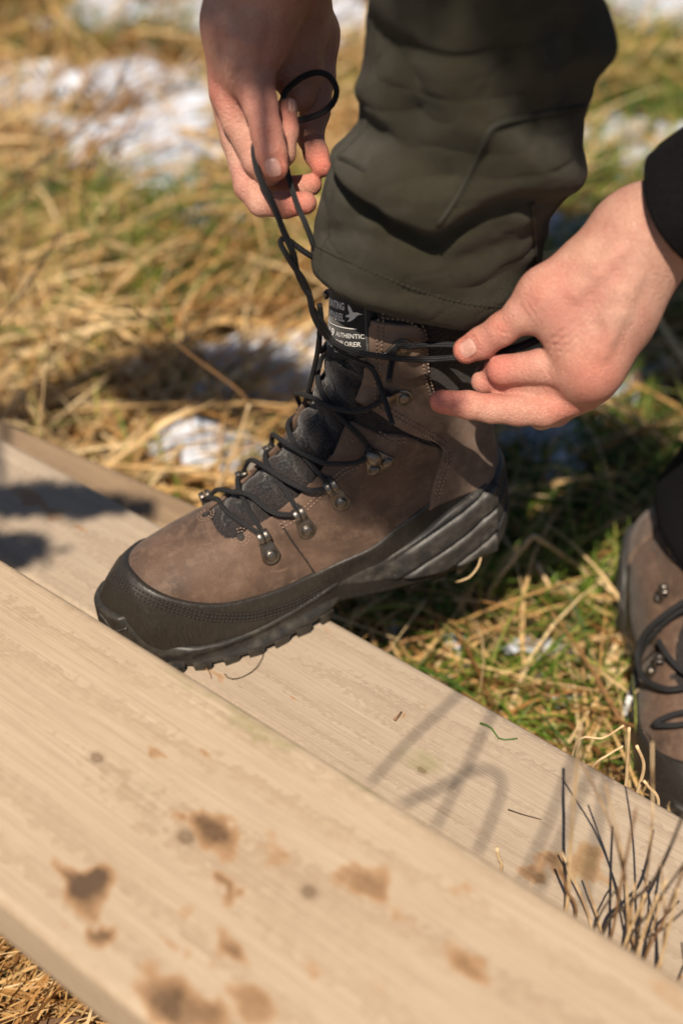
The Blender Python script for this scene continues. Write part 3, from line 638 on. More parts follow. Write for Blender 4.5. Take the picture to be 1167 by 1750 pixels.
# ------------------------------------------------------------------ boot details: hardware, stitching, label, laces
def surf_path(pix, off, step=0.003, n=8):
    P = np.array([bhit(px, py, off) for px, py in pix]); P = catmull(P, n); P = bproj(P, off); P, s = resample(P, step); return P
def stitches(name, paths, mat, parent, ln=0.0021, r=0.00062, lift=0.0003):
    mb = MB(); oct_ = [(math.cos(a), math.sin(a)) for a in np.arange(6) * math.pi / 3]
    for P in paths:
        N = bgrad(P); T = np.gradient(P, axis=0); T /= np.linalg.norm(T, axis=1)[:, None] + 1e-9; Bn = np.cross(N, T)
        for p, n, t_, b in zip(P, N, T, Bn):
            v = []
            for s_, k, h in ((-.5, .35, -.0002), (-.3, 1, .0002), (.3, 1, .0002), (.5, .35, -.0002)):
                v += [p + t_ * ln * s_ + (b * c_ * k + n * s2 * k) * r + n * (lift + h) for c_, s2 in oct_]
            f = [(a * 6 + j, a * 6 + (j + 1) % 6, a * 6 + 6 + (j + 1) % 6, a * 6 + 6 + j) for a in range(3) for j in range(6)] + [tuple(range(5, -1, -1)), tuple(range(18, 24))]
            mb.add(v, f)
    return mb.build(name, mat, parent)
def offset_path(P, dist, off):
    N = bgrad(P); T = np.gradient(P, axis=0); T /= np.linalg.norm(T, axis=1)[:, None] + 1e-9
    return bproj(P + np.cross(N, T) * dist, off)
# lines of stitching, by the look of the seams
randl = surf_path([(196, 985), (215, 1000), (250, 1022), (300, 1040), (360, 1054), (430, 1054), (500, 1034), (545, 1012)], .0028, .0031)
stitches('stitching', [randl, offset_path(randl, .0028, .0028), offset_path(randl, -.0028, .0028)], M['thread'], boot)
colA = surf_path([(647, 545), (644, 600), (642, 650), (644, 690), (670, 708), (700, 727), (740, 752), (760, 768), (762, 785), (752, 815), (741, 848)], .0030, .0032)
stitches('stitching', [bproj(colA, .0034), offset_path(colA, .0034, .0034)], M['thread_brown'], boot)
colB = surf_path([(655, 541), (690, 545), (712, 556), (720, 575), (722, 610), (726, 645), (733, 672)], .0030, .0032)
stitches('stitching', [bproj(colB, .0034), offset_path(colB, .0032, .0034)], M['thread_brown'], boot)
quaA = surf_path([(650, 738), (672, 748), (690, 747)], .0014, .0031)
thr = surf_path([(634, 770), (605, 792), (585, 802), (560, 825), (535, 852), (505, 880), (480, 895)], .0014, .0031)
stitches('stitching', [quaA, offset_path(quaA, -.003, .0014), thr, offset_path(thr, .003, .0014)], M['thread_brown'], boot)
def ring_path(px, py, r, off):
    p = bhit(px, py, off); n = bgrad(p[None])[0]; a = np.cross(n, [0, 0, 1.0]); a /= np.linalg.norm(a); b = np.cross(n, a)
    return bproj(np.array([p + (a * math.cos(x) + b * math.sin(x)) * r for x in np.linspace(0.3, 5.2, 40)]), off)
for px_, py_ in ((412, 918), (352, 880)):
    stitches('stitching', [resample(ring_path(px_, py_, .0065, .0002), .0026)[0], resample(ring_path(px_, py_, .0042, .0002), .0024)[0]], M['thread_brown'], boot, .0017, .00045)
for sm_ in ([(650, 537), (690, 540), (718, 551), (726, 575), (728, 610), (732, 645), (738, 676)], [(641, 694), (668, 713), (698, 733), (738, 758), (755, 771), (757, 787), (747, 815), (735, 850)]):
    e_ = bproj(surf_path(sm_, .0010, .003), .0012); mbs = MB(); mbs.add(*tube(e_, .0009, 6)); mbs.build('panel_edge', M['thread'], boot)
# a dark seam cord where vamp meets quarter
sm = surf_path([(541, 984), (522, 955), (500, 925), (484, 898)], .0004, .003); mbs = MB(); mbs.add(*tube(sm, .0011, 6)); mbs.build('seam', M['thread'], boot)
# small dark holes (unused eyelets) with their rims
for px, py in ((412, 918), (352, 880)):
    p = bhit(px, py, 0.0); n = bgrad(p[None])[0]; rot = Vector(n).to_track_quat('Z', 'Y').to_matrix()
    mb = MB(); a = np.linspace(0, 2 * math.pi, 16, endpoint=False)
    ring = [(.0026, .0000), (.0028, .0006), (.0020, .0008), (.0016, .0001)]
    v = [(r * math.cos(x), r * math.sin(x), z) for r, z in ring for x in a] + [(0, 0, .0001)]; f = [(k * 16 + j, k * 16 + (j + 1) % 16, k * 16 + 16 + (j + 1) % 16, k * 16 + 16 + j) for k in range(3) for j in range(16)] + [(48 + j, 48 + (j + 1) % 16, 64) for j in range(16)]
    mb.add((np.array(rot) @ np.array(v).T).T + p, f); mb.build('eyelet', M['thread'], boot)
# lace hooks
def lathe(prof, seg=20):
    a = np.linspace(0, 2 * math.pi, seg, endpoint=False); v = [(r * math.cos(x), r * math.sin(x), z) for r, z in prof for x in a]
    f = [(k * seg + j, k * seg + (j + 1) % seg, (k + 1) * seg + (j + 1) % seg, (k + 1) * seg + j) for k in range(len(prof) - 1) for j in range(seg)]; return v, f
RIV = [(.0046, 0), (.0046, .0006), (.0041, .0008), (.0040, .0016), (.0034, .0023), (.0018, .0027), (.00005, .0028)]
def strip(prof, widths, th):
    """bent metal strip: centre line (v,n) with widths, thickness th -> closed mesh in (u,v,n)"""
    P = catmull(np.array(prof), 4); W_ = np.interp(np.linspace(0, 1, len(P)), np.linspace(0, 1, len(widths)), widths)
    T = np.gradient(P, axis=0); T /= np.linalg.norm(T, axis=1)[:, None]; N = np.stack([-T[:, 1], T[:, 0]], 1)
    V = []; bev = th * 0.35
    for p, n, w in zip(P, N, W_):
        for s_, k in ((-w / 2, -.5), (w / 2, -.5), (w / 2, .2), (w / 2 - bev, .5), (-w / 2 + bev, .5), (-w / 2, .2)): V.append((s_, p[0] + n[0] * th * k, p[1] + n[1] * th * k))
    m = 6; F = [(i * m + j, i * m + (j + 1) % m, (i + 1) * m + (j + 1) % m, (i + 1) * m + j) for i in range(len(P) - 1) for j in range(m)]
    F += [tuple(range(m - 1, -1, -1)), tuple((len(P) - 1) * m + j for j in range(m))]; return V, F
def disc_plate(outline, th):
    n = len(outline); V = []
    for k, (z, s_) in enumerate(((0, 1.0), (th * .7, 1.0), (th, .93))):
        c = np.mean(outline, 0); V += [(*(c + (np.array(q) - c) * s_), z) for q in outline]
    F = [(k * n + j, k * n + (j + 1) % n, (k + 1) * n + (j + 1) % n, (k + 1) * n + j) for k in range(2) for j in range(n)] + [tuple(range(n - 1, -1, -1)), tuple(2 * n + j for j in range(n))]
    return V, F
def hook_frame(rivet_px, tip_px, off=.0012):
    p = bhit(*rivet_px, off); q = bhit(*tip_px, off); n = bgrad(p[None])[0]; v = q - p; v -= n * (v @ n); v /= np.linalg.norm(v); u = np.cross(v, n)
    return p, q, Matrix([[u[0], v[0], n[0], p[0]], [u[1], v[1], n[1], p[1]], [u[2], v[2], n[2], p[2]], [0, 0, 0, 1]])
def mirror_frame(Mx):
    S = Matrix.Diagonal((1, -1, 1, 1)); out = S @ Mx; out.col[0] = -out.col[0]; return out
tear = [(math.cos(a) * .0072, math.sin(a) * .0072) for a in np.linspace(math.pi * 1.08, math.pi * 1.92, 12)] + [(.0052, .0085), (.0050, .0105), (-.0050, .0105), (-.0052, .0085)]
tear = [(-x, y) for x, y in tear][::-1]
# (each hook: one mesh plate with its rivets as sub-parts)
def make_hook(kind, Mx):
    mb = MB(); riv = [(0, 0)]
    if kind == 'A':
        mb.add(*disc_plate(tear, .0013))
        for s_ in (-1, 1):
            v, f = strip([(.0085, .0010), (.0110, .0014), (.0125, .0038), (.0145, .0058), (.0175, .0060), (.0200, .0044), (.0206, .0016), (.0200, .0002)], [.0047, .0046, .0043, .0042, .0042], .0011)
            v = np.array(v); v[:, 0] += s_ * .0024; mb.add(v, f)
    elif kind == 'B':                                      # three-lobed locking hook
        tri = [(x, y) for cx, cy, a0 in ((-.0062, -.001, 150), (.0052, -.001, 270), (0, .0115, 20)) for x, y in [(cx + .0052 * math.cos(R(a0 + k * 24)), cy + .0052 * math.sin(R(a0 + k * 24))) for k in range(6)]]
        mb.add(*disc_plate(tri, .0014)); riv = [(-.0056, -.0006), (.0050, -.0006)]
        v, f = lathe([(.0052, .0006), (.0054, .0030), (.0047, .0056), (.0030, .0068), (.0001, .0072)], 18); v = np.array(v); v[:, 1] = v[:, 1] * 1.35 + .0105; mb.add(v, f)
    else:                                                  # open speed hook
        mb.add(*disc_plate([(.0066 * math.cos(a), .0066 * math.sin(a) + .0005) for a in np.linspace(0, 2 * math.pi, 18, endpoint=False)], .0013))
        v, f = strip([(.002, .0014), (.0060, .0020), (.0095, .0052), (.0125, .0074), (.0145, .0066), (.0140, .0048)], [.0095, .0088, .0072, .0060, .0048], .0015); mb.add(v, f)
    pl = mb.build('lace_hook', M['metal'], boot); pl.matrix_local = Mx
    for j, (a, b) in enumerate(riv):
        v, f = lathe(RIV); r = mesh_obj('rivet', np.array(v) + np.array([a, b, .0011]), f, M['metal'], pl)
    return pl
HK = [('A', (462, 948), (446, 912)), ('A', (524, 905), (506, 870)), ('A', (582, 857), (563, 824)), ('B', (650, 793), (633, 772)), ('C', (690, 678), (664, 672)), ('C', (690, 592), (664, 594))]
HF = []
for kind, rp, tp in HK:
    p, q, Mx = hook_frame(rp, tp, .0030 if kind == 'C' else .0012); make_hook(kind, Mx)
    dv = np.array([.020, 0, -.012]) if kind != 'C' else np.array([.008, 0, 0]); fl = np.array([1, -1, 1])
    p2, q2 = bproj((p * fl + dv)[None], .0012)[0], bproj((q * fl + dv)[None], .0012)[0]; n2 = bgrad(p2[None])[0]; v2 = q2 - p2; v2 -= n2 * (v2 @ n2); v2 /= np.linalg.norm(v2); u2 = np.cross(v2, n2)
    make_hook(kind, Matrix([[u2[k], v2[k], n2[k], p2[k]] for k in range(3)] + [[0, 0, 0, 1]])); HF.append(((p, q), (p2, q2)))
# emblem on the toe bumper: raised angular strokes
def toe_surf(y, z):
    xs_ = np.arange(.345, .27, -.0004); p2 = polysd(xs_, np.full(len(xs_), y), OUTL); return xs_[np.argmax(p2 < .0040)]
mb = MB()
for seg in ([(-.004, .047), (.003, .043), (.008, .034), (.004, .027)], [(.018, .045), (.010, .038), (.002, .036), (-.006, .030)], [(.008, .034), (.016, .027)]):
    P = np.array([(toe_surf(.012 + y, z) - .0002, .012 + y, z - .002) for y, z in catmull(np.array(seg), 4)]); mb.add(*tube(P, .0011, 6))
mb.build('emblem', M['rubber_heel'], boot)
# ------------------------------------------------------------------ woven label on the tongue
lab_top, lab_bot, lab_hw = .2570, .2050, .0305
def tongue_surf(y, z, off):
    x = np.full(np.shape(y), .16); y = np.asarray(y, float); z = np.asarray(z, float)
    for _ in range(60):
        d = lerp_grid(d0, np.stack([x, y, z], -1)) - off; x = x - np.clip(d, -.004, .004) * .8
    return np.stack([x, y, z], -1)
ys = np.linspace(-lab_hw, lab_hw, 34); zs_ = np.linspace(lab_bot, lab_top, 30); Yl, Zl = np.meshgrid(ys, zs_, indexing='ij')
Zl = Zl + .011 * Yl / .03
Zl = Zl + np.where(Zl - .011 * Yl / .03 < lab_bot + .012, np.clip(lab_bot + .012 - (Zl - .011 * Yl / .03), 0, 1) / .012 * np.clip(np.abs(Yl) / lab_hw - .55, 0, 1) * .016, 0)
pu = lambda y, z: tongue_surf(y, z, .0022)
V = pu(Yl, Zl).reshape(-1, 3); n_ = len(zs_); I = np.arange(33)[:, None] * n_; J = np.arange(n_ - 1)[None]; Q = np.stack([I + J, I + n_ + J, I + n_ + J + 1, I + J + 1], -1).reshape(-1, 4)
V2 = tongue_surf(Yl, Zl, -.004).reshape(-1, 3); NV = len(V)
bd = list(range(n_)) + [i * n_ + n_ - 1 for i in range(1, 34)] + [33 * n_ + j for j in range(n_ - 2, -1, -1)] + [i * n_ for i in range(32, 0, -1)]
sk = [(bd[k], bd[(k + 1) % len(bd)], bd[(k + 1) % len(bd)] + NV, bd[k] + NV) for k in range(len(bd))]
M['label'] = weave_mat('black_woven_label', (0.006, 0.006, 0.006), (0.018, 0.018, 0.019), 900, 0.35)
label = mesh_obj('tongue_label', np.vstack([V, V2]), [tuple(q) for q in Q[:, ::-1].tolist()] + sk, M['label'], boot)
# print: laid out on a flat panel (a across 0..1 from far to near edge, b up 0..1), then wrapped on the label
def wrap(a, b, off):
    y_ = (np.asarray(a) - .5) * 2 * lab_hw; return tongue_surf(y_, lab_bot + np.asarray(b) * (lab_top - lab_bot) + .011 * y_ / .03, off)
def text_poly(txt, size, bold):
    cu = bpy.data.curves.new('txt', 'FONT'); cu.body = txt; cu.size = size; cu.offset = bold; cu.resolution_u = 3; cu.fill_mode = 'FRONT'
    o = bpy.data.objects.new('txt', cu); COL.objects.link(o); bpy.context.view_layer.update()
    me = o.evaluated_get(bpy.context.evaluated_depsgraph_get()).to_mesh(); v = np.array([q.co[:2] for q in me.vertices]); f = [tuple(p.vertices) for p in me.polygons]
    bpy.data.objects.remove(o, do_unlink=True); bpy.data.curves.remove(cu); return v, f
def print_text(txt, ax, bx, w, h, bold=0.02):
    v, f = text_poly(txt, 1.0, bold); lo, hi = v.min(0), v.max(0); v = (v - lo) / (hi - lo)
    A = ax + v[:, 0] * w; B = bx + v[:, 1] * h
    return wrap(A, B, .0027), f
mb = MB()
for args in (('HUNTING', .26, .735, .46, .115, .035), ('APPAREL', .26, .570, .46, .115, .035), ('19', .36, .305, .15, .125, .03), ('76', .36, .145, .15, .125, .03)):
    mb.add(*print_text(*args))
for args in (('AUTHENTIC', .56, .335, .42, .070, .012), ('EXPLORER', .56, .215, .38, .070, .012), ('UNITED', .56, .095, .28, .070, .012)):
    mb.add(*print_text(*args))
ln = np.linspace(.10, .90, 20); mb.add(np.vstack([wrap(ln, ln * 0 + .475, .0027), wrap(ln, ln * 0 + .490, .0027)]), [(i, i + 1, 21 + i, 20 + i) for i in range(19)])
# flying duck
bird = np.array([(.0, .30), (.10, .40), (.22, .42), (.30, .50), (.18, .80), (.22, 1.0), (.36, .86), (.50, .60), (.62, .58), (.78, .60), (.84, .54), (1.0, .50), (.84, .46), (.74, .42), (.64, .30), (.50, .16), (.30, .05), (.12, .0), (.26, .14), (.32, .28), (.16, .26)])
pv = np.stack([.735 + bird[:, 0] * .24, .575 + bird[:, 1] * .26], 1)
from mathutils.geometry import tessellate_polygon
tris = tessellate_polygon([[Vector((x, y, 0)) for x, y in pv]])
mb.add(wrap(pv[:, 0], pv[:, 1], .0027), [tuple(t_) for t_ in tris])
mb.build('label_print', M['white_print'], label, False)
# ------------------------------------------------------------------ laces (boot-local, hand-routed)
LR = .0019
def lace(pts, name='lace', r=LR, n=7, seg=10):
    P = catmull(np.array(pts), n); P, s = resample(P, .0016); v, f, uv = tube(P, r, seg); 
    return mesh_obj(name, v, f, M['lace'], boot, True, uv)
def bp(px, py, lift=.003): return bhit(px, py, lift)
def nh(i, side, lift=.0034, along=0.0):                  # lace point inside hook i (side +1 near, -1 far)
    p, q = HF[i][0 if side > 0 else 1]; n = bgrad(p[None])[0]; v = (q - p) / np.linalg.norm(q - p); b = np.cross(v, n) * side
    vv = {0: .0165, 1: .0165, 2: .0165, 3: .0135, 4: .0125, 5: .0125}[i]
    r = p + v * vv + n * lift + b * along; return r
def top(x, y, lift=.004):                                # over the tongue at a given x,y
    z = .2; P = np.array([x, y, z])
    for _ in range(60):
        d = float(lerp_grid(d0, P)) - lift; P[2] -= max(-.004, min(.004, d * .8))
    return P
def over(A, B, k, lift, sag=0.0):
    """points between two hooks carried over the tongue"""
    out = []
    for s_ in k:
        P = A * (1 - s_) + B * s_; P = bproj(P[None], lift)[0] if float(lerp_grid(d0, P)) < lift else P; out.append(P)
    return out
ks = (.15, .3, .45, .6, .75, .88)
# bottom bar
A, B = nh(0, -1), nh(0, 1); lace([A + np.array([-.004, .001, .001]), A] + over(A, B, ks, .0022) + [B, B + np.array([-.005, 0, .001])])
for i in range(4):                                       # crossings from row i to row i+1
    A, B = nh(i, 1, .0036), nh(i + 1, -1, .0036); lace([A + (A - B) * .04, A] + over(A, B, ks, .0024) + [B, B + (B - A) * .03])
    A, B = nh(i, -1, .0036), nh(i + 1, 1, .0036); lace([A + (A - B) * .04, A] + over(A, B, ks, .0060) + [B, B + (B - A) * .03])
# loops round the hooks
for i in range(1, 5):
    for s_ in (1,):
        c0 = nh(i, s_, .0030); hf = HF[i][0 if s_ > 0 else 1]; d = hf[1] - hf[0]; d = d / np.linalg.norm(d); up = np.array([-.45, 0, .9])
        lace([c0 + d * .005 - up * .0022, c0 - d * .0002 - up * .0018, c0 - d * .0014, c0 - d * .0002 + up * .0018, c0 + d * .005 + up * .0022])
# the free ends: from the top hooks through the twist to both hands (placed in the scene, kept in boot space)
def wl_(pts, r=LR, **k): return lace([w2b(atd(*p)) if len(p) == 3 else np.asarray(p[0]) for p in pts], r=r, **k)
h5, h6 = nh(4, 1, 0.034), nh(5, 1, 0.034); f5 = nh(4, -1, .0036)
def loc(p): return (p,)
def sb(px, py, lift): return (bhit(px, py, lift),)
wl_([loc(h5), sb(640, 636, .005), sb(612, 617, .005), sb(586, 602, .005), sb(568, 582, .006), (552, 553, .838), (533, 524, .830), (528, 500, .822), (516, 474, .812), (504, 458, .808), (489, 434, .803), (479, 415, .803), (484, 407, .804), (497, 413, .806), (516, 427, .810), (535, 439, .818), (552, 447, .830)])
wl_([(462, 215, .802), (441, 238, .798), (434, 255, .794), (440, 292, .793), (452, 320, .795), (466, 347, .796), (484, 393, .799), (496, 420, .800), (503, 440, .806), (508, 465, .814), (520, 490, .819), (529, 506, .820), (535, 535, .826), (546, 558, .833), sb(562, 577, .010), sb(582, 591, .009), sb(610, 602, .009), sb(655, 609, .010), sb(690, 613, .016), (735, 614, .826), (780, 611, .814), (830, 609, .811), (868, 602, .810), (898, 590, .808), (930, 576, .806)], r=.0021)
wl_([loc(h6), sb(676, 595, .006), sb(700, 591, .012), (735, 589, .826), (785, 590, .816), (830, 596, .815), (868, 596, .814), (900, 586, .812), (935, 570, .810)], r=.0021)
wl_([(478, 250, .798), (488, 280, .798), (496, 312, .798), (507, 347, .799), (519, 375, .800), (529, 400, .805), (538, 424, .812), (553, 446, .826)])
wl_([(483, 170, .798), (489, 154, .800), (505, 139, .801), (525, 127, .802), (546, 123, .803), (564, 131, .804), (575, 152, .805), (569, 175, .806), (551, 191, .806), (530, 200, .805), (512, 204, .805), (492, 206, .806)], r=.0020)
wl_([loc(f5), (548, 600, .876), (546, 572, .856), (549, 548, .842), (546, 520, .830)])
f4 = nh(3, -1, .0040)
wl_([loc(f4), (526, 672, .915), (534, 640, .895), (542, 605, .872), (546, 575, .856)])
# ------------------------------------------------------------------ the person: trousers, jacket, hands
person = empty('person', (0.25, 0.80, 0.0))
tag(person, 'person in olive trousers and black jacket bending down to lace the raised boot', 'person')
def pchild(o): o.parent = person; o.matrix_parent_inverse = Matrix.Translation((-.25, -.80, 0)); return o
t = NT('olive_canvas'); uv = t.co('UV'); c = t.co(); sep = t.new('ShaderNodeSeparateXYZ'); t.link(uv, sep.inputs[0])
su = t.math('SINE', t.math('MULTIPLY', sep.outputs[0], 2 * math.pi / .0018)); sv = t.math('SINE', t.math('MULTIPLY', sep.outputs[1], 2 * math.pi / .0018))
wv = t.math('MULTIPLY', su, sv); slub = t.math('ADD', t.noise(t.mapping(uv, (260, 2600, 1)), 1.0, 3), t.noise(t.mapping(uv, (2600, 260, 1)), 1.0, 3)); n = t.noise(c, 25, 4); n2 = t.noise(c, 900, 3)
col = t.mix(t.ramp(wv, [(0.0, 0.0), (1.0, 1.0)]), (0.012, 0.0112, 0.005), (0.034, 0.030, 0.0135))
col = t.mix(t.ramp(n, [(0.35, 0.0), (0.75, 0.45)]), col, (0.028, 0.027, 0.018))
col = t.mix(t.ramp(n2, [(0.55, 0.0), (0.8, 0.4)]), col, (0.055, 0.05, 0.032))
col = t.mix(t.ramp(slub, [(0.8, 0.0), (1.25, 0.5)]), col, (0.052, 0.045, 0.022))
M['canvas'] = t.out(col, 0.88, t.bump(t.math('ADD', t.math('MULTIPLY', slub, 1.4), t.math('ADD', wv, n2)), 0.8, 0.0007), spec=0.25, Sheen_Weight=0.1)
M['seam_thread'] = plain('dark_olive_thread', (0.020, 0.019, 0.012), 0.8)
t = NT('black_jacket'); n = t.noise(t.co(), 600, 4); M['fleece'] = t.out(t.ramp(n, [(0.3, (0.0025, 0.0025, 0.003)), (0.7, (0.008, 0.008, 0.009))]), 0.95, t.bump(n, 0.6, 0.0008), spec=0.15)
# ---- right trouser leg, from the hem upwards
hemc = np.array([.0573, .7538, .4204]); E1, E2 = _e1, _e2
NT_, NR = 300, 300
th = np.linspace(0, 2 * math.pi, NR, endpoint=False)
rings = [(hemc, .0785, .0658)]
for (y, xl, xr, d) in [(455, 537, 921, .838), (400, 541, 926, .824), (330, 556, 962, .801), (270, 576, 985, .780), (200, 606, 1000, .755), (130, 619, 1018, .731), (60, 624, 1042, .707), (0, 627, 1022, .688), (-90, 628, 1015, .660)]:
    c_ = atd((xl + xr) / 2, y, d); a_ = (xr - xl) / 2 * d / PF / .955; rings.append((c_, a_, a_ * .86))
k_ = np.array([.085, .735, .735]); rings += [(np.array([.082, .735, .735]), .080, .076), (np.array([.105, .765, .80]), .088, .082), (np.array([.17, .81, .84]), .092, .088), (np.array([.26, .87, .86]), .098, .095), (np.array([.33, .92, .87]), .10, .10)]
RC = np.array([np.r_[c_, a_, b_] for c_, a_, b_ in rings]); RCs = catmull(RC, 16); s_ = np.linspace(0, 1, len(RCs)); s2 = np.linspace(0, 1, NT_) ** 1.25
RCs = np.stack([np.interp(s2, s_, RCs[:, k]) for k in range(5)], 1)
axis = np.gradient(RCs[:, :3], axis=0); axis /= np.linalg.norm(axis, axis=1)[:, None]
bl_ = np.clip((s2[:, None] - .45) / .35, 0, 1); bl_ = bl_ * bl_ * (3 - 2 * bl_); axb = np.array([0, 0, 1.0])[None] * (1 - bl_) + axis * bl_; axb /= np.linalg.norm(axb, axis=1)[:, None]
U1 = E1[None] - axb * (axb @ E1)[:, None]; U1 /= np.linalg.norm(U1, axis=1)[:, None]; U2 = np.cross(axb, U1); U2 *= np.sign(U2[0] @ E2)
ct, st_ = np.cos(th)[None, :, None], np.sin(th)[None, :, None]
# squarish ellipse
Pn = RCs[:, None, :3] + U1[:, None] * ct * RCs[:, None, 3:4] + U2[:, None] * st_ * RCs[:, None, 4:5]
hemtilt = np.clip(1 - np.arange(NT_) / 68, 0, 1) ** 1.2
Pn[..., 2] += hemtilt[:, None] * (np.cos(th) * .027 + np.sin(th) * .0058)[None]
outw = (U1[:, None] * ct * RCs[:, None, 4:5] + U2[:, None] * st_ * RCs[:, None, 3:4]); outw /= np.linalg.norm(outw, axis=-1, keepdims=True)
def projpx(P):
    d = P - CC; z = d @ CF; return 583.5 + PF * d[..., 0] / z, 875 - PF * (d @ CU) / z
qx, qy = projpx(Pn)
facing = np.clip((outw @ -CF) * 2 + .6, 0, 1)
fold = catmull(np.array([(520, 225), (575, 262), (605, 305), (650, 346), (700, 374), (745, 388), (790, 362), (840, 335), (890, 322), (940, 330), (1010, 320)]), 8); yf = np.interp(qx, fold[:, 0], fold[:, 1])
dy = qy - yf
prof = (.5 - .5 * np.tanh((dy - 2) / 9)) * np.exp(-(np.minimum(dy, 0) / 95) ** 2) - .55 * np.exp(-((dy - 24) / 22) ** 2)
amp = np.interp(qx, [530, 580, 640, 740, 800, 900, 980], [.4, .8, 1, 1, .7, .55, .3])
disp = .0120 * prof * amp * facing
disp += .006 * np.exp(-((qy - 455) / 60) ** 2) * facing * np.interp(qx, [540, 700, 900], [.2, .9, .4])                     # cuff bells out a little
# soft pulls radiating over the shin
for (x0, y0, x1, y1, w_, a_) in [(640, 240, 760, 300, 26, -.0042), (630, 150, 720, 330, 30, .004), (700, 60, 690, 250, 40, -.0035), (790, 200, 960, 300, 34, .0042), (840, 40, 900, 200, 45, -.0045), (960, 60, 1010, 240, 30, -.0040), (600, 330, 720, 460, 30, .0028), (760, 440, 880, 400, 30, -.0030), (570, 400, 640, 350, 22, -.0026), (880, 380, 900, 470, 20, .0030)]:
    ex, ey = x1 - x0, y1 - y0; L2 = ex * ex + ey * ey; tt = np.clip(((qx - x0) * ex + (qy - y0) * ey) / L2, 0, 1)
    dd = np.hypot(qx - x0 - tt * ex, qy - y0 - tt * ey); disp += a_ * np.exp(-(dd / w_) ** 2) * facing
# stacked cloth: a second, shallower roll above the main one and a crease from the knee
f2 = catmull(np.array([(590, 150), (640, 205), (700, 235), (770, 240), (850, 215), (930, 165), (1010, 110)]), 8); d2_ = qy - np.interp(qx, f2[:, 0], f2[:, 1])
disp += .0032 * facing * ((.5 - .5 * np.tanh(d2_ / 16)) * np.exp(-(np.minimum(d2_, 0) / 60) ** 2) - .5 * np.exp(-((d2_ - 30) / 30) ** 2)) * np.interp(qx, [600, 700, 900, 1000], [.9, .5, .6, 1])
f3 = catmull(np.array([(560, 395), (640, 405), (720, 440), (800, 440), (880, 410), (930, 380)]), 8); d3_ = qy - np.interp(qx, f3[:, 0], f3[:, 1]); disp -= .0035 * facing * np.exp(-(d3_ / 16) ** 2) * np.interp(qx, [560, 650, 760, 900], [.2, .9, .5, .9])
for sc_, sd_, am_ in ((19, 74, .0011), (41, 75, .0008)): disp -= am_ * (1 - np.abs(vnoise(Pn * np.array([1.0, 1.0, 1.5]), sc_, sd_))) ** 7
disp += .0028 * vnoise(Pn, 17, 71) + .0022 * vnoise(Pn, 42, 72) + .0006 * vnoise(Pn, 110, 73)
front_notch = np.exp(-(((qy - 215) / 45) ** 2)) * np.clip(np.cos(th) * 1.4 - .5, 0, 1)[None]; disp -= .006 * front_notch
Pn = Pn + outw * disp[..., None]
# turn-in at the hem gives the cloth its thickness
inner = [Pn[0] - outw[0] * .0016 - np.array([0, 0, .0006]), Pn[1] - outw[1] * .0030, Pn[12] - outw[12] * .0034, Pn[33] - outw[33] * .004]
G = np.concatenate([np.stack(inner[::-1]), Pn]); nr = len(G)
Lu = np.r_[0, np.cumsum(np.linalg.norm(np.diff(G[:, 0], axis=0), axis=1))]; uvs = np.stack(np.broadcast_arrays(Lu[:, None], (th * .075)[None]), -1).reshape(-1, 2)
I = np.arange(nr - 1)[:, None] * NR; J = np.arange(NR)[None]; K2 = (J + 1) % NR
Q = np.stack([I + J, I + K2, I + NR + K2, I + NR + J], -1).reshape(-1, 4)
tr = pchild(mesh_obj('trouser_leg', G.reshape(-1, 3), Q[:, ::-1], M['canvas'], None, True, uvs))
# seams: follow pixels on the cloth
PnF = Pn.reshape(-1, 3); qx2, qy2 = projpx(PnF); nrm = outw.reshape(-1, 3); vis = (nrm @ -CF) > 0.02
def on_cloth(px, py):
    d = (qx2 - px) ** 2 + (qy2 - py) ** 2 + np.where(vis, 0, 1e7); i = np.argpartition(d, 4)[:4]; w = 1 / (d[i] + 4); return (PnF[i] * w[:, None]).sum(0) / w.sum(), (nrm[i] * w[:, None]).sum(0) / w.sum()
def cloth_path(pix, off, n=10, step=.0035):
    pp = catmull(np.array(pix, float), n); A = [on_cloth(*p) for p in pp]; P = np.array([a + b * off for a, b in A]); P[1:-1] = (P[:-2] + 2 * P[1:-1] + P[2:]) / 4
    return resample(P, step)[0]
def cloth_stitch(paths, ln=.0024, r=.0005):
    mb = MB()
    for P in paths:
        T = np.gradient(P, axis=0); T /= np.linalg.norm(T, axis=1)[:, None]
        for p, tt in zip(P, T): mb.add(*tube(np.array([p - tt * ln * .5, p - tt * ln * .25, p + tt * ln * .25, p + tt * ln * .5]), [r * .4, r, r, r * .4], 6)[:2])
    return pchild(mb.build('stitching', M['seam_thread'], None))
cloth_stitch([cloth_path([(541, 420), (565, 432), (610, 452), (680, 482), (740, 503), (800, 518), (860, 524)], .0004)])
for pix in ([(1002, 180), (960, 188), (900, 200), (845, 214), (828, 240), (805, 290), (775, 345), (748, 384)], [(578, 268), (600, 276), (625, 290)], [(908, 345), (912, 390), (914, 440), (910, 480)]):
    P = cloth_path(pix, .0002, 12, .003); mb = MB(); mb.add(*tube(P, .0015, 6)); pchild(mb.build('seam', M['seam_thread'], None))
P = cloth_path([(1000, 186), (900, 207), (852, 220), (836, 244), (812, 296), (782, 350)], .0004); cloth_stitch([P])

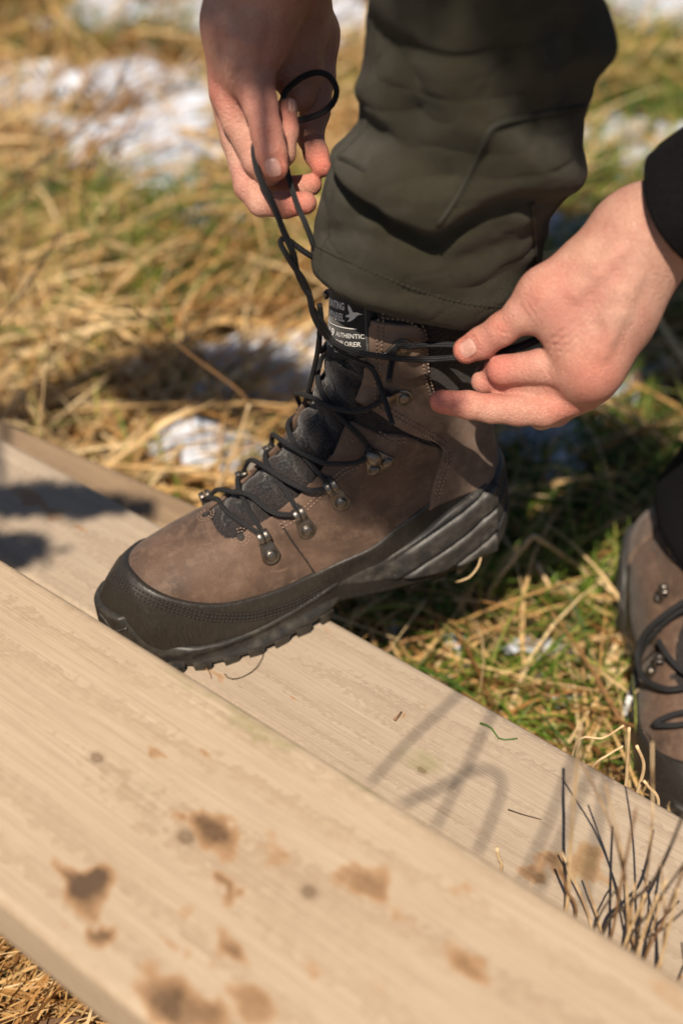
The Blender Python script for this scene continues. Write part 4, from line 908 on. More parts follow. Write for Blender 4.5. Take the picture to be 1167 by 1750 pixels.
# ---- left trouser leg (at the right edge of the picture)
def loft(name, rr, mat, nth=64, seed=0, amp=.004, close=True):
    RC_ = catmull(np.array([np.r_[c_, a_, b_] for c_, a_, b_ in rr]), 10); ax = np.gradient(RC_[:, :3], axis=0); ax /= np.linalg.norm(ax, axis=1)[:, None]
    x_ = np.array([1.0, 0, 0]); A = x_ - ax * (ax @ x_)[:, None]; bad = np.linalg.norm(A, axis=1) < .3
    y_ = np.array([0, 1.0, 0]); A2 = y_ - ax * (ax @ y_)[:, None]; A[bad] = A2[bad]; A /= np.linalg.norm(A, axis=1)[:, None]; B = np.cross(ax, A); tt = np.linspace(0, 2 * math.pi, nth, endpoint=False)
    V = RC_[:, None, :3] + A[:, None] * np.cos(tt)[None, :, None] * RC_[:, None, 3:4] + B[:, None] * np.sin(tt)[None, :, None] * RC_[:, None, 4:5]
    o_ = V - RC_[:, None, :3]; o_ /= np.linalg.norm(o_, axis=-1, keepdims=True); V = V + o_ * (amp * vnoise(V, 18, seed) + amp * .5 * vnoise(V, 45, seed + 1))[..., None]
    n = len(RC_); I = np.arange(n - 1)[:, None] * nth; J = np.arange(nth)[None]; K = (J + 1) % nth
    Q = [tuple(q) for q in np.stack([I + J, I + K, I + nth + K, I + nth + J], -1).reshape(-1, 4).tolist()]
    Q += [tuple(range(nth - 1, -1, -1)), tuple((n - 1) * nth + j for j in range(nth))]
    L_ = np.r_[0, np.cumsum(np.linalg.norm(np.diff(RC_[:, :3], axis=0), axis=1))]; uv_ = np.stack(np.broadcast_arrays(L_[:, None], (tt * .075)[None]), -1).reshape(-1, 2)
    return mesh_obj(name, V.reshape(-1, 3), Q, mat, None, True, uv_)
_tip = onz(1196, 1440, 0.02); _az2 = R(85); _b1 = np.array([-math.cos(_az2), -math.sin(_az2), 0]); _b2 = np.array([-math.sin(_az2), math.cos(_az2), 0])
M2_ = np.stack([_b1, _b2, np.array([0, 0, 1.0])], 1) * .99; T2_ = np.array([_tip[0], _tip[1], .008]) - M2_ @ np.array([.315, 0, 0])
def lean2(z): return .48 * np.maximum(np.asarray(z, float) - .085, 0) ** 1.0 * np.clip((np.asarray(z, float) - .085) / .03, 0, 1)   # the shin leans outwards from the ankle
L_ANK = T2_ + M2_ @ np.array([.080, -float(lean2(.135)), .135]); LV = np.array([.46, .0, 1.0])
pchild(loft('trouser_leg', [(L_ANK + LV * .055, .058, .070), (L_ANK + LV * .075, .064, .076), (L_ANK + LV * .10, .066, .078), (L_ANK + LV * .16, .070, .080), (L_ANK + LV * .26, .075, .082), (L_ANK + LV * .33 + np.array([0, 0, .06]), .080, .085), (np.array([.56, .82, .74]), .09, .095), (np.array([.46, .86, .88]), .10, .105)], M['canvas'], 64, 81))
pchild(loft('trouser_cuff', [(L_ANK - LV * .012, .056, .080), (L_ANK, .061, .084), (L_ANK + LV * .04, .064, .082), (L_ANK + LV * .075, .066, .080), (L_ANK + LV * .080, .060, .074)], M['fleece'], 64, 83, .003))
# ---- jacket: torso and two sleeves
CUFF_L = atd(1150, 330, .735); CUFF_DIR = None
wr_l = atd(1100, 402, .775); el_l = np.array([.375, .60, .70]); sh_l = np.array([.27, .62, 1.02])
cuff_c = wr_l + (el_l - wr_l) * .072 + np.array([.004, 0, .006])
pchild(loft('jacket_sleeve', [(cuff_c, .037, .037), (cuff_c + (el_l - cuff_c) * .10, .043, .043), (cuff_c + (el_l - cuff_c) * .5, .050, .052), (el_l + np.array([-.01, 0, -.01]), .056, .058), (el_l * .5 + sh_l * .5 + np.array([.03, 0, 0]), .062, .064), (sh_l, .075, .075)], M['fleece'], 56, 91, .0035))
wr_r = atd(452, -70, .762); el_r = np.array([-.08, .96, .84]); sh_r = np.array([.06, 1.0, 1.10]); cuff_r = wr_r + (el_r - wr_r) * .22
pchild(loft('jacket_sleeve', [(cuff_r, .040, .040), (cuff_r + (el_r - cuff_r) * .15, .044, .044), (cuff_r + (el_r - cuff_r) * .6, .050, .050), (el_r, .055, .055), (el_r * .5 + sh_r * .5 + np.array([-.02, 0, 0]), .062, .062), (sh_r, .075, .075)], M['fleece'], 48, 95, .0035))
pchild(loft('jacket', [(np.array([.36, .88, .82]), .17, .14), (np.array([.34, .87, .92]), .19, .14), (np.array([.26, .84, 1.04]), .20, .135), (np.array([.17, .81, 1.12]), .21, .13), (np.array([.09, .79, 1.17]), .16, .11), (np.array([.05, .78, 1.20]), .07, .07)], M['fleece'], 64, 97, .006))

# ---- hands
t = NT('skin'); c = t.co(); red = t.attr('red').outputs['Fac']; n1 = t.noise(c, 60, 5, 0.6); n2 = t.noise(c, 420, 4, 0.6); n3 = t.noise(c, 1100, 2)
col = t.mix(t.ramp(n1, [(0.3, 0.0), (0.7, 1.0)]), (0.45, 0.235, 0.17), (0.57, 0.335, 0.255))
col = t.mix(t.math('MULTIPLY', red, 0.9), col, (0.52, 0.125, 0.085))
col = t.mix(t.ramp(n2, [(0.54, 0.0), (0.72, 0.35)]), col, (0.34, 0.13, 0.095))
v = t.new('ShaderNodeTexVoronoi', feature='DISTANCE_TO_EDGE'); v.inputs['Scale'].default_value = 720; t.link(t.mapping(c, (1, 1, 0.6), rot=(0.5, 0.3, 0.2)), v.inputs['Vector'])
cell = t.ramp(v.outputs['Distance'], [(0.0, 0.0), (0.12, 1.0)])
n4 = t.noise(c, 26, 3, 0.5); col = t.mix(t.ramp(n4, [(0.46, 0.0), (0.66, 0.55)]), col, (0.48, 0.18, 0.145)); col = t.mix(t.ramp(t.noise(c, 38, 3), [(0.55, 0.0), (0.72, 0.35)]), col, (0.52, 0.33, 0.25))
wr_n = t.noise(t.mapping(c, (260, 120, 420), rot=(0.4, 0.6, 0.3)), 1.0, 4, 0.65); v2 = t.new('ShaderNodeTexVoronoi', feature='DISTANCE_TO_EDGE'); v2.inputs['Scale'].default_value = 330; t.link(t.mapping(c, (1, 1, 1.8), rot=(0.2, 0.5, 0.9)), v2.inputs['Vector']); lines = t.ramp(v2.outputs['Distance'], [(0.0, 0.0), (0.10, 1.0)])
col = t.mix(t.ramp(lines, [(0.0, 0.13), (0.8, 0.0)]), col, (0.28, 0.11, 0.08))
M['skin'] = t.out(col, t.ramp(n2, [(0.3, 0.46), (0.7, 0.62)]), t.bump(t.math('ADD', t.math('ADD', t.math('MULTIPLY', cell, 0.35), t.math('MULTIPLY', lines, 0.6)), t.math('ADD', n2, wr_n)), 0.6, 0.0009), spec=0.42, Subsurface_Weight=0.18, Subsurface_Scale=0.005)
M['skin'].node_tree.nodes['Principled BSDF'].inputs['Subsurface Radius'].default_value = (1.0, 0.35, 0.2)
t = NT('fingernail'); c = t.co(); n = t.noise(t.mapping(c, (1, 1, 1)), 500, 3)
M['nail'] = t.out(t.ramp(n, [(0.3, (0.50, 0.25, 0.20)), (0.7, (0.60, 0.35, 0.29))]), 0.33, t.bump(n, 0.1, 0.0003), spec=0.5, Subsurface_Weight=0.15, Subsurface_Scale=0.003)
HH = 0.0011
class Hand:
    def __init__(s, pts):
        P = np.array(pts); lo = P.min(0) - .03; hi = P.max(0) + .03; s.g = [np.arange(lo[k], hi[k], HH) for k in range(3)]; s.lo = lo
        s.X = [a.astype(np.float32) for a in np.meshgrid(*s.g, indexing='ij', sparse=True)]; s.D = None; s.red = []
    def box(s, pts, pad):
        P = np.array(pts); return tuple(slice(max(0, int((P[:, k].min() - pad - s.lo[k]) / HH)), int((P[:, k].max() + pad - s.lo[k]) / HH) + 2) for k in range(3))
    def chain(s, J, k=.004, squash=None):
        """J list of (xyz, r) -> distance on whole grid (far value outside box)"""
        rmax = max(r for _, r in J); b = s.box([p for p, _ in J], rmax + .022); X = [s.X[0][b[0]], s.X[1][:, b[1]], s.X[2][:, :, b[2]]]; d = None
        for (p, ra), (q, rb) in zip(J[:-1], J[1:]):
            e = sd_capsule(X, p, q, ra, rb).astype(np.float32); d = e if d is None else smin(d, e, k)
        return b, d
    def add(s, J, k=.004, blend=.006):
        b, d = s.chain(J, k)
        if s.D is None: s.D = np.full([len(a) for a in s.g], .05, np.float32)
        s.D[b] = smin(s.D[b], d, blend)
    def local(s, fn, c0, rad):
        b = s.box([c0], rad); X = np.stack(np.broadcast_arrays(s.X[0][b[0]], s.X[1][:, b[1]], s.X[2][:, :, b[2]]), -1); s.D[b] += fn(X).astype(np.float32)
    def val(s, P):
        q = (np.asarray(P) - s.lo) / HH; q = np.clip(q, 0, np.array(s.D.shape) - 1.001); i = q.astype(int); f = q - i; o = 0
        for a in (0, 1):
            for b in (0, 1):
                for c in (0, 1):
                    w = (f[..., 0] if a else 1 - f[..., 0]) * (f[..., 1] if b else 1 - f[..., 1]) * (f[..., 2] if c else 1 - f[..., 2]); o = o + w * s.D[i[..., 0] + a, i[..., 1] + b, i[..., 2] + c]
        return o
    def grad(s, P, e=.0018):
        g = np.stack([s.val(P + np.eye(3)[k] * e) - s.val(P - np.eye(3)[k] * e) for k in range(3)], -1); return g / (np.linalg.norm(g, axis=-1, keepdims=True) + 1e-9)
    def hit(s, px, py, near=.60, far=.95):
        P = CC + ray(px, py) * np.arange(near, far, .0006)[:, None]; inb = ((P > s.lo) & (P < s.lo + np.array(s.D.shape) * HH - .002)).all(1); P = P[inb]; d = s.val(P)
        i = np.argmax(d < 0) if (d < 0).any() else np.argmin(d); return P[i]
    def crease(s, px, py, ax_px, depth=.0007, sig=.0009, wid=.007, n=3, gap=.0024):
        """short grooves across a finger at a pixel; ax_px = finger direction in pixels"""
        p = s.hit(px, py); a = CR * ax_px[0] - CU * ax_px[1]; nn = s.grad(p[None])[0]; a = a - nn * (a @ nn); a /= np.linalg.norm(a); b_ = np.cross(nn, a)
        def fn(X):
            r = X - p; u = r @ a; w = r @ b_; v_ = r @ nn; o = 0
            for k in range(n):
                o = o + depth * (1 - .3 * abs(k - (n - 1) / 2)) * np.exp(-((u - (k - (n - 1) / 2) * gap - .00035 * np.sin(w * 900 + k * 2)) / sig) ** 2) * np.exp(-(w / wid) ** 2) * np.exp(-(v_ / .006) ** 2)
            return o
        s.local(fn, p, .014)
    def nail(s, px, py, tip_px, L=.0125, Wd=.0105):
        p = s.hit(px, py); a = CR * tip_px[0] - CU * tip_px[1]; nn = s.grad(p[None], .004)[0]; a = a - nn * (a @ nn); a /= np.linalg.norm(a); b_ = np.cross(nn, a); n = 14; V = []
        us = np.linspace(-1, 1, n); 
        # bed is pressed in a little round the plate
        def fn(X):
            r = X - p; u = (r @ a) / (L * .5); w = (r @ b_) / (Wd * .5); v_ = r @ nn; q = (np.abs(u) ** 3.2 + np.abs(w) ** 3.2) ** (1 / 3.2)
            return (.00085 * np.exp(-((q - 1.05) / .10) ** 2) + .0002 * (q < 1)) * np.exp(-(v_ / .006) ** 2)
        s.local(fn, p, .012)
        for u in us:
            for w in us:
                # superellipse plate
                rr = max(abs(u), abs(w)); ang = math.atan2(w, u); sc = 1 / (abs(math.cos(ang)) ** 3.4 + abs(math.sin(ang)) ** 3.4) ** (1 / 3.4)
                V.append(p + a * math.cos(ang) * rr * sc * L * .48 + b_ * math.sin(ang) * rr * sc * Wd * .48)
        V = np.array(V); N0 = nn
        for _ in range(12):
            V = V - (s.val(V))[:, None] * s.grad(V, .003) * .8
        ue = np.array([max(abs(u), abs(w)) for u in us for w in us]); V = V + N0 * (np.where(ue > .93, .0001, .00055))[:, None]
        F = [(i * n + j, i * n + j + 1, (i + 1) * n + j + 1, (i + 1) * n + j) for i in range(n - 1) for j in range(n - 1)]
        V2 = V - N0 * .0011; nv = len(V); bd = list(range(n)) + [i * n + n - 1 for i in range(1, n)] + [(n - 1) * n + j for j in range(n - 2, -1, -1)] + [i * n for i in range(n - 2, 0, -1)]
        F += [(bd[k], bd[(k + 1) % len(bd)], bd[(k + 1) % len(bd)] + nv, bd[k] + nv) for k in range(len(bd))]
        return pchild(mesh_obj('fingernail', np.vstack([V, V2]), [tuple(reversed(f)) for f in F], M['nail'], None))
    def mesh(s):
        V, F = surfnets(s.D, s.lo, HH); r = np.zeros(len(V))
        for (p, rad, a) in s.red: r = np.maximum(r, a * np.exp(-(((V - p) ** 2).sum(1)) / rad ** 2))
        return V, F, r
def J(px, py, d, r): return (atd(px, py, d), r)
# left hand (right in the picture): thumb on top pinching the laces, fingers curled away
wrist = (wr_l, .0265)
TH = [J(797, 598, 0.810, .0086), J(822, 586, 0.804, .0098), J(858, 562, 0.794, .0100), J(893, 537, 0.787, .0108), J(934, 505, 0.782, .0135), J(1000, 462, 0.778, .0185), J(1062, 425, 0.775, .021)]
IN = [J(1012, 628, 0.790, .0155), J(985, 630, 0.793, .0140), J(925, 626, 0.801, .0108), J(858, 632, 0.808, .0092), J(852, 628, 0.818, .0088), J(868, 612, 0.832, .0080), J(848, 604, 0.844, .0072)]
MI = [J(1012, 652, 0.803, .0140), J(940, 656, 0.811, .0105), J(850, 648, 0.821, .0080), J(826, 652, 0.826, .0073), J(832, 640, 0.840, .0075), J(860, 628, 0.853, .007)]
RI = [J(995, 668, 0.813, .0130), J(930, 700, 0.813, .0104), J(885, 701, 0.814, .0096), J(840, 698, 0.816, .0091), J(800, 692, 0.818, .0088), J(754, 686, 0.821, .0076)]
PI = [J(985, 675, 0.830, .0120), J(950, 704, 0.836, .0092), J(925, 712, 0.844, .0082), J(900, 700, 0.860, .0076), J(890, 690, 0.868, .007)]
allp = [p for q in (TH, IN, MI, RI, PI) for p, _ in q] + [wr_l, wr_l + (el_l - wr_l) * .3]
LH = Hand(allp)
fore = wr_l + (el_l - wr_l) * .33
LH.add([wrist, (wr_l + (el_l - wr_l) * .15, .0270), (fore, .030)], .01, .01)
for p2, r2 in ((J(1000, 610, 0.790, .0175)), (J(1000, 640, 0.803, .0165)), (J(985, 655, 0.815, .0155)), (J(978, 668, 0.830, .014))):
    LH.add([(wr_l + np.array([0, 0, -.002]), .0235), ((wr_l + p2) / 2 + np.array([0, -.002, .0]), .0205), (p2, r2)], .01, .016)
LH.add(TH[3:], .008, .016)
LH.add([TH[4], IN[0]], .01, .018)                          # web between thumb and index
for ch in (IN, MI, PI, RI): LH.add(ch, .003, .0035)
LH.add(TH[:5], .003, .003)
for a_, b_ in (((1040, 540), (1085, 450)), ((1030, 600), (1090, 470)), ((985, 500), (1060, 430))):                    # tendons under the skin
    P0, P1 = LH.hit(*a_), LH.hit(*b_); LH.add([(P0 + CF * .0024, .0034), ((P0 + P1) / 2 + CF * .0018, .0034), (P1 + CF * .0035, .0030)], .004, .006)
LH.crease(856, 566, (-64, 36), 0.00153, .0009, .0075, 4, .0024); LH.crease(905, 525, (-64, 40), 0.00068, .0010, .009, 3, .004)
LH.crease(868, 632, (-60, 4), 0.00068, .0008, .006, 3, .003); LH.crease(798, 690, (-50, -8), 0.00068, .0008, .006, 3, .0028); LH.crease(885, 700, (-50, -4), 0.00068, .0009, .006, 3, .003)
LH.crease(958, 590, (40, 46), 0.00204, .0011, .010, 4, .0040); LH.crease(935, 640, (50, 20), 0.00119, .0009, .007, 3, .003)
LH.nail(799, 594, (-60, 34), .0135, .0118)
LH.red = [(atd(795, 600, 0.803), .018, .8), (atd(858, 562, 0.788), .014, .5), (atd(750, 686, 0.815), .02, .9), (atd(835, 640, 0.803), .02, .8), (atd(1010, 640, 0.778), .022, .6), (atd(930, 505, 0.770), .018, .35), (atd(960, 690, 0.808), .02, .6)]
# right hand (left in the picture): thumb in front, index folded up behind it, lace looped through
wr = (wr_r, .027)
T2 = [J(470, 285, 0.782, .0082), J(464, 262, 0.782, .0094), J(456, 226, 0.782, .0098), J(445, 180, 0.782, .0102), J(428, 122, 0.782, .0130), J(438, 60, 0.780, .0185), J(450, 0, 0.775, .0225)]
I2 = [J(392, 158, 0.802, .0125), J(408, 205, 0.804, .0108), J(440, 275, 0.806, .0092), J(458, 292, 0.808, .0086), J(482, 262, 0.804, .0080), J(489, 225, 0.802, .0077), J(491, 182, 0.802, .0066)]
M2 = [J(392, 160, 0.820, .0130), J(405, 235, 0.820, .0102), J(424, 318, 0.819, .0088), J(446, 346, 0.816, .0083), J(486, 350, 0.812, .0080), J(522, 346, 0.809, .0071)]
R2 = [J(410, 170, 0.842, .0130), J(428, 250, 0.842, .0098), J(448, 312, 0.838, .0086), J(492, 322, 0.836, .0079), J(531, 315, 0.832, .0071)]
K2_ = [J(528, 60, 0.845, .0185), J(538, 130, 0.842, .0130), J(538, 190, 0.838, .0098), J(530, 232, 0.834, .0085), J(540, 262, 0.830, .0078), J(550, 284, 0.827, .0068)]
RH = Hand([p for q in (T2, I2, M2, R2, K2_) for p, _ in q] + [wr_r, wr_r + (el_r - wr_r) * .25])
RH.add([wr, (wr_r + (el_r - wr_r) * .33, .030)], .01, .01)
for p2, r2 in (J(400, 140, 0.802, .0150), J(405, 145, 0.820, .0150), J(430, 130, 0.838, .0145)): RH.add([(wr_r, .022), ((wr_r + p2) / 2 + np.array([-.004, 0, 0]), .0205), (p2, r2)], .01, .016)
RH.add([(wr_r + np.array([.015, .01, 0]), .02), K2_[0], K2_[1]], .01, .012)
RH.add([J(490, 0, .805, .022), J(500, 60, .815, .018), J(508, 120, .822, .014), J(510, 160, .824, .011)], .008, .012)
RH.add(T2[3:], .008, .014)
for ch in (I2, M2, R2, K2_): RH.add(ch, .003, .003)
RH.add(T2[:5], .003, .0025)
for a_, b_ in (((425, 110), (440, 30)), ((400, 100), (425, 20))):
    P0, P1 = RH.hit(*a_), RH.hit(*b_); RH.add([(P0 + CF * .0030, .0030), ((P0 + P1) / 2 + CF * .0028, .0034), (P1 + CF * .004, .0030)], .004, .006)
RH.crease(458, 228, (8, 60), 0.00170, .0009, .0070, 4, .0024); RH.crease(437, 160, (8, 60), 0.00051, .0010, .009, 4, .004); RH.crease(500, 110, (-30, 60), 0.00102, .001, .012, 5, .005)
RH.crease(545, 232, (10, 50), 0.00085, .0009, .007, 2, .003); RH.crease(395, 205, (20, 60), 0.00085, .0009, .006, 3, .003); RH.crease(545, 190, (0, 50), 0.00085, .0009, .008, 2, .004); RH.crease(398, 130, (60, 60), 0.00119, .0011, .009, 3, .004)
RH.crease(415, 300, (10, 50), 0.00068, .0009, .006, 3, .003)
RH.nail(466, 287, (8, 50), .0125, .0112); RH.nail(500, 178, (-2, -40), .0105, .0065)
RH.red = [(atd(470, 290, 0.775), .018, .8), (atd(457, 226, 0.772), .014, .5), (atd(520, 348, 0.805), .02, .9), (atd(550, 280, 0.820), .018, .9), (atd(375, 160, 0.795), .02, .5), (atd(490, 200, 0.795), .014, .5), (atd(430, 115, 0.770), .018, .3)]
VL, FL, rl = LH.mesh(); VR, FR, rr_ = RH.mesh()
# the rest of the body, under the clothes, in the same mesh: arms, shoulders, neck, head, legs
bg_ = [np.arange(-.16, .80, .010), np.arange(.42, 1.16, .010), np.arange(.02, 1.46, .010)]; BX = [a.astype(np.float32) for a in np.meshgrid(*bg_, indexing='ij', sparse=True)]
def bc(D, J_, k=.03):
    for (p, ra), (q, rb) in zip(J_[:-1], J_[1:]):
        e = sd_capsule(BX, p, q, ra, rb); D = e if D is None else smin(D, e, k)
    return D
D = None
for ch in ([(fore, .030), (el_l, .036), (sh_l, .05), ((.12, .80, 1.1), .08)], [(wr_r + (el_r - wr_r) * .33, .030), (el_r, .036), (sh_r, .05), ((.12, .80, 1.1), .08)], [((.33, .88, .88), .12), ((.22, .84, 1.03), .12), ((.12, .80, 1.1), .10), ((.04, .78, 1.2), .055), ((-.01, .765, 1.25), .055)],
           [((-.02, .76, 1.27), .075), ((-.05, .75, 1.34), .085)], [((-.095, .735, 1.27), .028), ((-.105, .73, 1.30), .022)], [((.33, .92, .87), .075), ((.12, .78, .77), .058), ((.075, .735, .70), .055), (tuple(RCs[105, :3]), .05), (tuple(hemc + np.array([0, 0, .05])), .035)], [((.40, .86, .88), .08), ((.55, .82, .73), .06), (tuple(L_ANK + LV * .33 + np.array([0, 0, .06])), .055), (tuple(L_ANK + LV * .16), .045), (tuple(L_ANK + LV * .09), .042)]):
    D = bc(D, ch)
VB, FB = surfnets(D, [a[0] for a in bg_], .010)
Vall = np.vstack([VL, VR, VB]); Fall = np.vstack([FL, FR + len(VL), FB + len(VL) + len(VR)])
pchild(mesh_obj('body', Vall, Fall, M['skin'], None, True, None, {'red': np.r_[rl, rr_, np.zeros(len(VB))]}))
# hair
hg = [np.arange(-.17, .10, .008), np.arange(.64, .89, .008), np.arange(1.2, 1.46, .008)]; HX = np.meshgrid(*hg, indexing='ij', sparse=True)
Dh = np.maximum(sd_capsule(HX, (-.02, .76, 1.29), (-.045, .75, 1.345), .080, .090), 1.31 - HX[2] - .5 * (HX[0] + .03)); VH, FH = surfnets(Dh, [a[0] for a in hg], .008)
pchild(mesh_obj('hair', VH, FH, plain('brown_hair', (.05, .03, .018), .6), None))
# ------------------------------------------------------------------ the other boot of the pair, on the ground at the right
boot2 = empty('hiking_boot'); boot2.matrix_world = Matrix([[*M2_[k], T2_[k]] for k in range(3)] + [[0, 0, 0, 1]])
tag(boot2, 'brown hiking boot with loose laces standing on the grass at the right edge', 'boot', 'the pair of hiking boots')
skip = {'tongue_label', 'label_print'}
for ch in [c_ for c_ in boot.children]:
    nm = ch.name.split('.')[0]
    if nm in skip or (nm == 'lace' and len(ch.data.vertices) > 900) or (nm == 'stitching'): continue
    c2 = copy_obj(ch, boot2); c2.matrix_local = ch.matrix_local
    if ch.matrix_local.translation.length < 1e-6:          # parts modelled in boot space: bend the shaft with the leaning shin
        me = ch.data.copy(); co_ = np.empty(len(me.vertices) * 3); me.vertices.foreach_get('co', co_); co_ = co_.reshape(-1, 3)
        if co_[:, 2].max() > .085: co_[:, 1] -= lean2(co_[:, 2]); me.vertices.foreach_set('co', co_.ravel()); me.update()
        c2.data = me
    else: c2.location.y -= float(lean2(ch.location.z))
    for g in ch.children:
        g2 = copy_obj(g, c2); g2.matrix_local = g.matrix_local
M2I = np.linalg.inv(M2_)
def hit2(px, py, off):
    o = (CC - T2_) @ M2I.T; dr = (CC + ray(px, py) - T2_) @ M2I.T - o; dr /= np.linalg.norm(dr); P = o + dr * np.arange(.6, 1.4, .0008)[:, None]
    inb = ((P > np.array([gx[0], gy[0], gz_[0]])) & (P < np.array([gx[-1], gy[-1], gz_[-1]]))).all(1); P = P[inb]; d = lerp_grid(d0, P) - off; i = np.argmax(d < 0) if (d < 0).any() else np.argmin(d); return P[i]
def lace2(pts, r=.0024, off=.008):
    P = catmull(np.array([hit2(x, y, off) for x, y in pts]), 8); P, s = resample(P, .002); v, f, uv = tube(P, r, 8); return mesh_obj('lace', v, f, M['lace'], boot2, True, uv)
lace2([(1190, 1020), (1167, 1030), (1135, 1052), (1105, 1080), (1090, 1112), (1092, 1145), (1108, 1166), (1140, 1178), (1180, 1174)], .0026, .010)
lace2([(1185, 1035), (1150, 1052), (1110, 1090), (1092, 1125), (1084, 1160), (1078, 1190)], .0024, .006)
lace2([(1215, 1165), (1170, 1150), (1140, 1120), (1125, 1095)])
lace2([(1190, 1235), (1150, 1240), (1118, 1238), (1150, 1222), (1190, 1215)])
P = np.array([hit2(x, y, .006) for x, y in ((1078, 1186), (1073, 1200), (1067, 1222))]); mb = MB(); mb.add(*tube(P, .0026, 8)); mb.build('lace_tip', plain('clear_white_plastic', (.75, .75, .75), .3), boot2)
# ------------------------------------------------------------------ dry stalks, twigs and bits one can pick out singly
t = NT('stalk'); c = t.co(); n = t.noise(c, 60, 3)
M['stalk'] = t.out(t.ramp(n, [(0.3, (.50, .33, .16)), (0.7, (.74, .56, .33))]), .55)
M['stalk_brown'] = plain('brown_stalk', (.22, .12, .055), .6, var=.4, bscale=400)
t = NT('mixed_dry_stems'); M['stalk_mix'] = t.out(t.ramp(t.noise(t.co(), 55, 2), [(0.35, (.10, .06, .03)), (0.5, (.45, .29, .14)), (0.65, (.70, .52, .30))]), .6)
M['twig'] = plain('dark_twig', (.050, .034, .022), .8, var=.4, bscale=500)
M['blade_green'] = plain('fresh_blade', (.06, .13, .02), .5, var=.3, bscale=400)
def stalk(name, pts, r0, r1, mat, label, cat='stalk', group='dry grass stalks', flat=1.0):
    P = catmull(np.array(pts), 8); P, _ = resample(P, .004); rr = np.linspace(r0, r1, len(P)); v, f, uv = tube(P, rr, 7, flat)
    b = P[0]; o = mesh_obj(name, v - b, f, mat, None, True, uv); o.location = b; return tag(o, label, cat, group)
GAP = onz(260, 890, Z_MID) - PN * (W_MID + .005)                             # a point on the gap between the boards
def gapstalk(pix, r0, r1, mat, label, lean=0.0, extra=.0, back=False):
    """rises out of the slit between the boards (or from behind the middle board)"""
    q0 = onplane(pix[0][0], pix[0][1], (onz(260, 890, Z_MID) + PN * .03) if back else GAP, PN); pts = []
    for k, (x, y) in enumerate(pix): pts.append(onplane(x, y, q0, np.array([0, 1.0, -lean])))
    low = pts[0] + (pts[0] - pts[1]) / np.linalg.norm(pts[0] - pts[1]) * extra
    base = np.array([q0[0] + .0, q0[1] + .0, ground_h(q0[0], q0[1])]) if not back else np.array([pts[0][0], pts[0][1], 0.0])
    return stalk('grass_stalk', [base, base * .5 + pts[0] * .5] + pts, r0, r1, mat, label)
gapstalk([(967, 1560), (975, 1440), (983, 1340), (991, 1240)], .0013, .0010, M['stalk'], 'tallest pale straight stalk standing in front of the middle plank')
gapstalk([(984, 1570), (970, 1525), (956, 1481)], .0010, .0009, M['stalk_brown'], 'short brown broken stalk crossing the tall pale one')
gapstalk([(1044, 1604), (1055, 1545), (1070, 1465), (1087, 1382)], .0010, .0008, M['stalk_brown'], 'brown stalk with a dark tip, second upright stalk from the right plank edge')
gapstalk([(856, 1492), (853, 1470), (849, 1450)], .0011, .0010, M['stalk'], 'very short pale stub poking up between the two planks')
gapstalk([(1032, 1592), (1075, 1545), (1112, 1512), (1140, 1460), (1168, 1392)], .0013, .0009, M['twig'], 'long dark twig bending up along the right edge of the plank')
gapstalk([(1088, 1636), (1105, 1580), (1124, 1531)], .0014, .0009, M['stalk'], 'pale straw stub at the lower right, stoutest of the row')
gapstalk([(1066, 1622), (1085, 1570), (1103, 1530)], .0012, .0008, M['stalk'], 'pale straw leaning right beside the thick stub')
gapstalk([(1126, 1650), (1142, 1590), (1158, 1520)], .0012, .0008, M['stalk'], 'pale leaning straw closest to the lower right corner')
gapstalk([(1016, 1590), (1040, 1540), (1056, 1518)], .0008, .0006, M['twig'], 'fine dark twig between the brown stalk and the tall pale stalk')
gapstalk([(1070, 1620), (1110, 1560), (1167, 1480), (1200, 1430)], .0009, .0007, M['twig'], 'fine dark twig sloping off the right edge, upper one')
gapstalk([(1080, 1632), (1130, 1590), (1190, 1540)], .0009, .0007, M['twig'], 'fine dark twig sloping off the right edge, lower one')
gapstalk([(1100, 1645), (1135, 1570), (1175, 1470)], .0010, .0008, M['stalk_brown'], 'thin brown stalk arching to the right edge')
gapstalk([(1068, 1350), (1072, 1300), (1075, 1244)], .0016, .0012, M['stalk'], 'upright straw in front of the other boot, leftmost of the tuft', back=True)
gapstalk([(1088, 1360), (1100, 1310), (1088, 1275)], .0017, .0012, M['stalk'], 'bent straw in the middle of the tuft before the other boot', back=True)
gapstalk([(1118, 1372), (1110, 1340), (1118, 1300), (1112, 1262), (1098, 1250)], .0012, .0009, M['twig'], 'dark curled stem arching over before the other boot', back=True)
gapstalk([(1125, 1376), (1108, 1345), (1100, 1335)], .0016, .0011, M['stalk'], 'short straw at the foot of the tuft before the other boot', back=True)
gapstalk([(1010, 1318), (1040, 1290), (1066, 1275)], .0011, .0008, M['stalk'], 'pale straw lying over behind the plank, lower of two', back=True)
gapstalk([(985, 1270), (1030, 1262), (1066, 1240)], .0011, .0008, M['stalk'], 'pale straw lying over behind the plank, upper of two', back=True)
def gstalk(pix, z0, r0, r1, mat, label, lean=0.0, cat='stalk'):
    q0 = onz(pix[0][0], pix[0][1], z0); pts = [onplane(x, y, q0, np.array([0, 1.0, -lean])) for x, y in pix]
    base = np.array([pts[0][0], pts[0][1], 0.0]); return stalk('grass_stalk' if cat == 'stalk' else 'twig', [base] + pts, r0, r1, mat, label, cat)
gstalk([(372, 835), (388, 800), (410, 742), (426, 690)], .05, .0017, .0015, M['stalk'], 'upright lower part of the broken straw left of the boot', .2)
b1 = onz(372, 835, .05); tp = onplane(426, 690, b1, np.array([0, 1.0, -.2]))
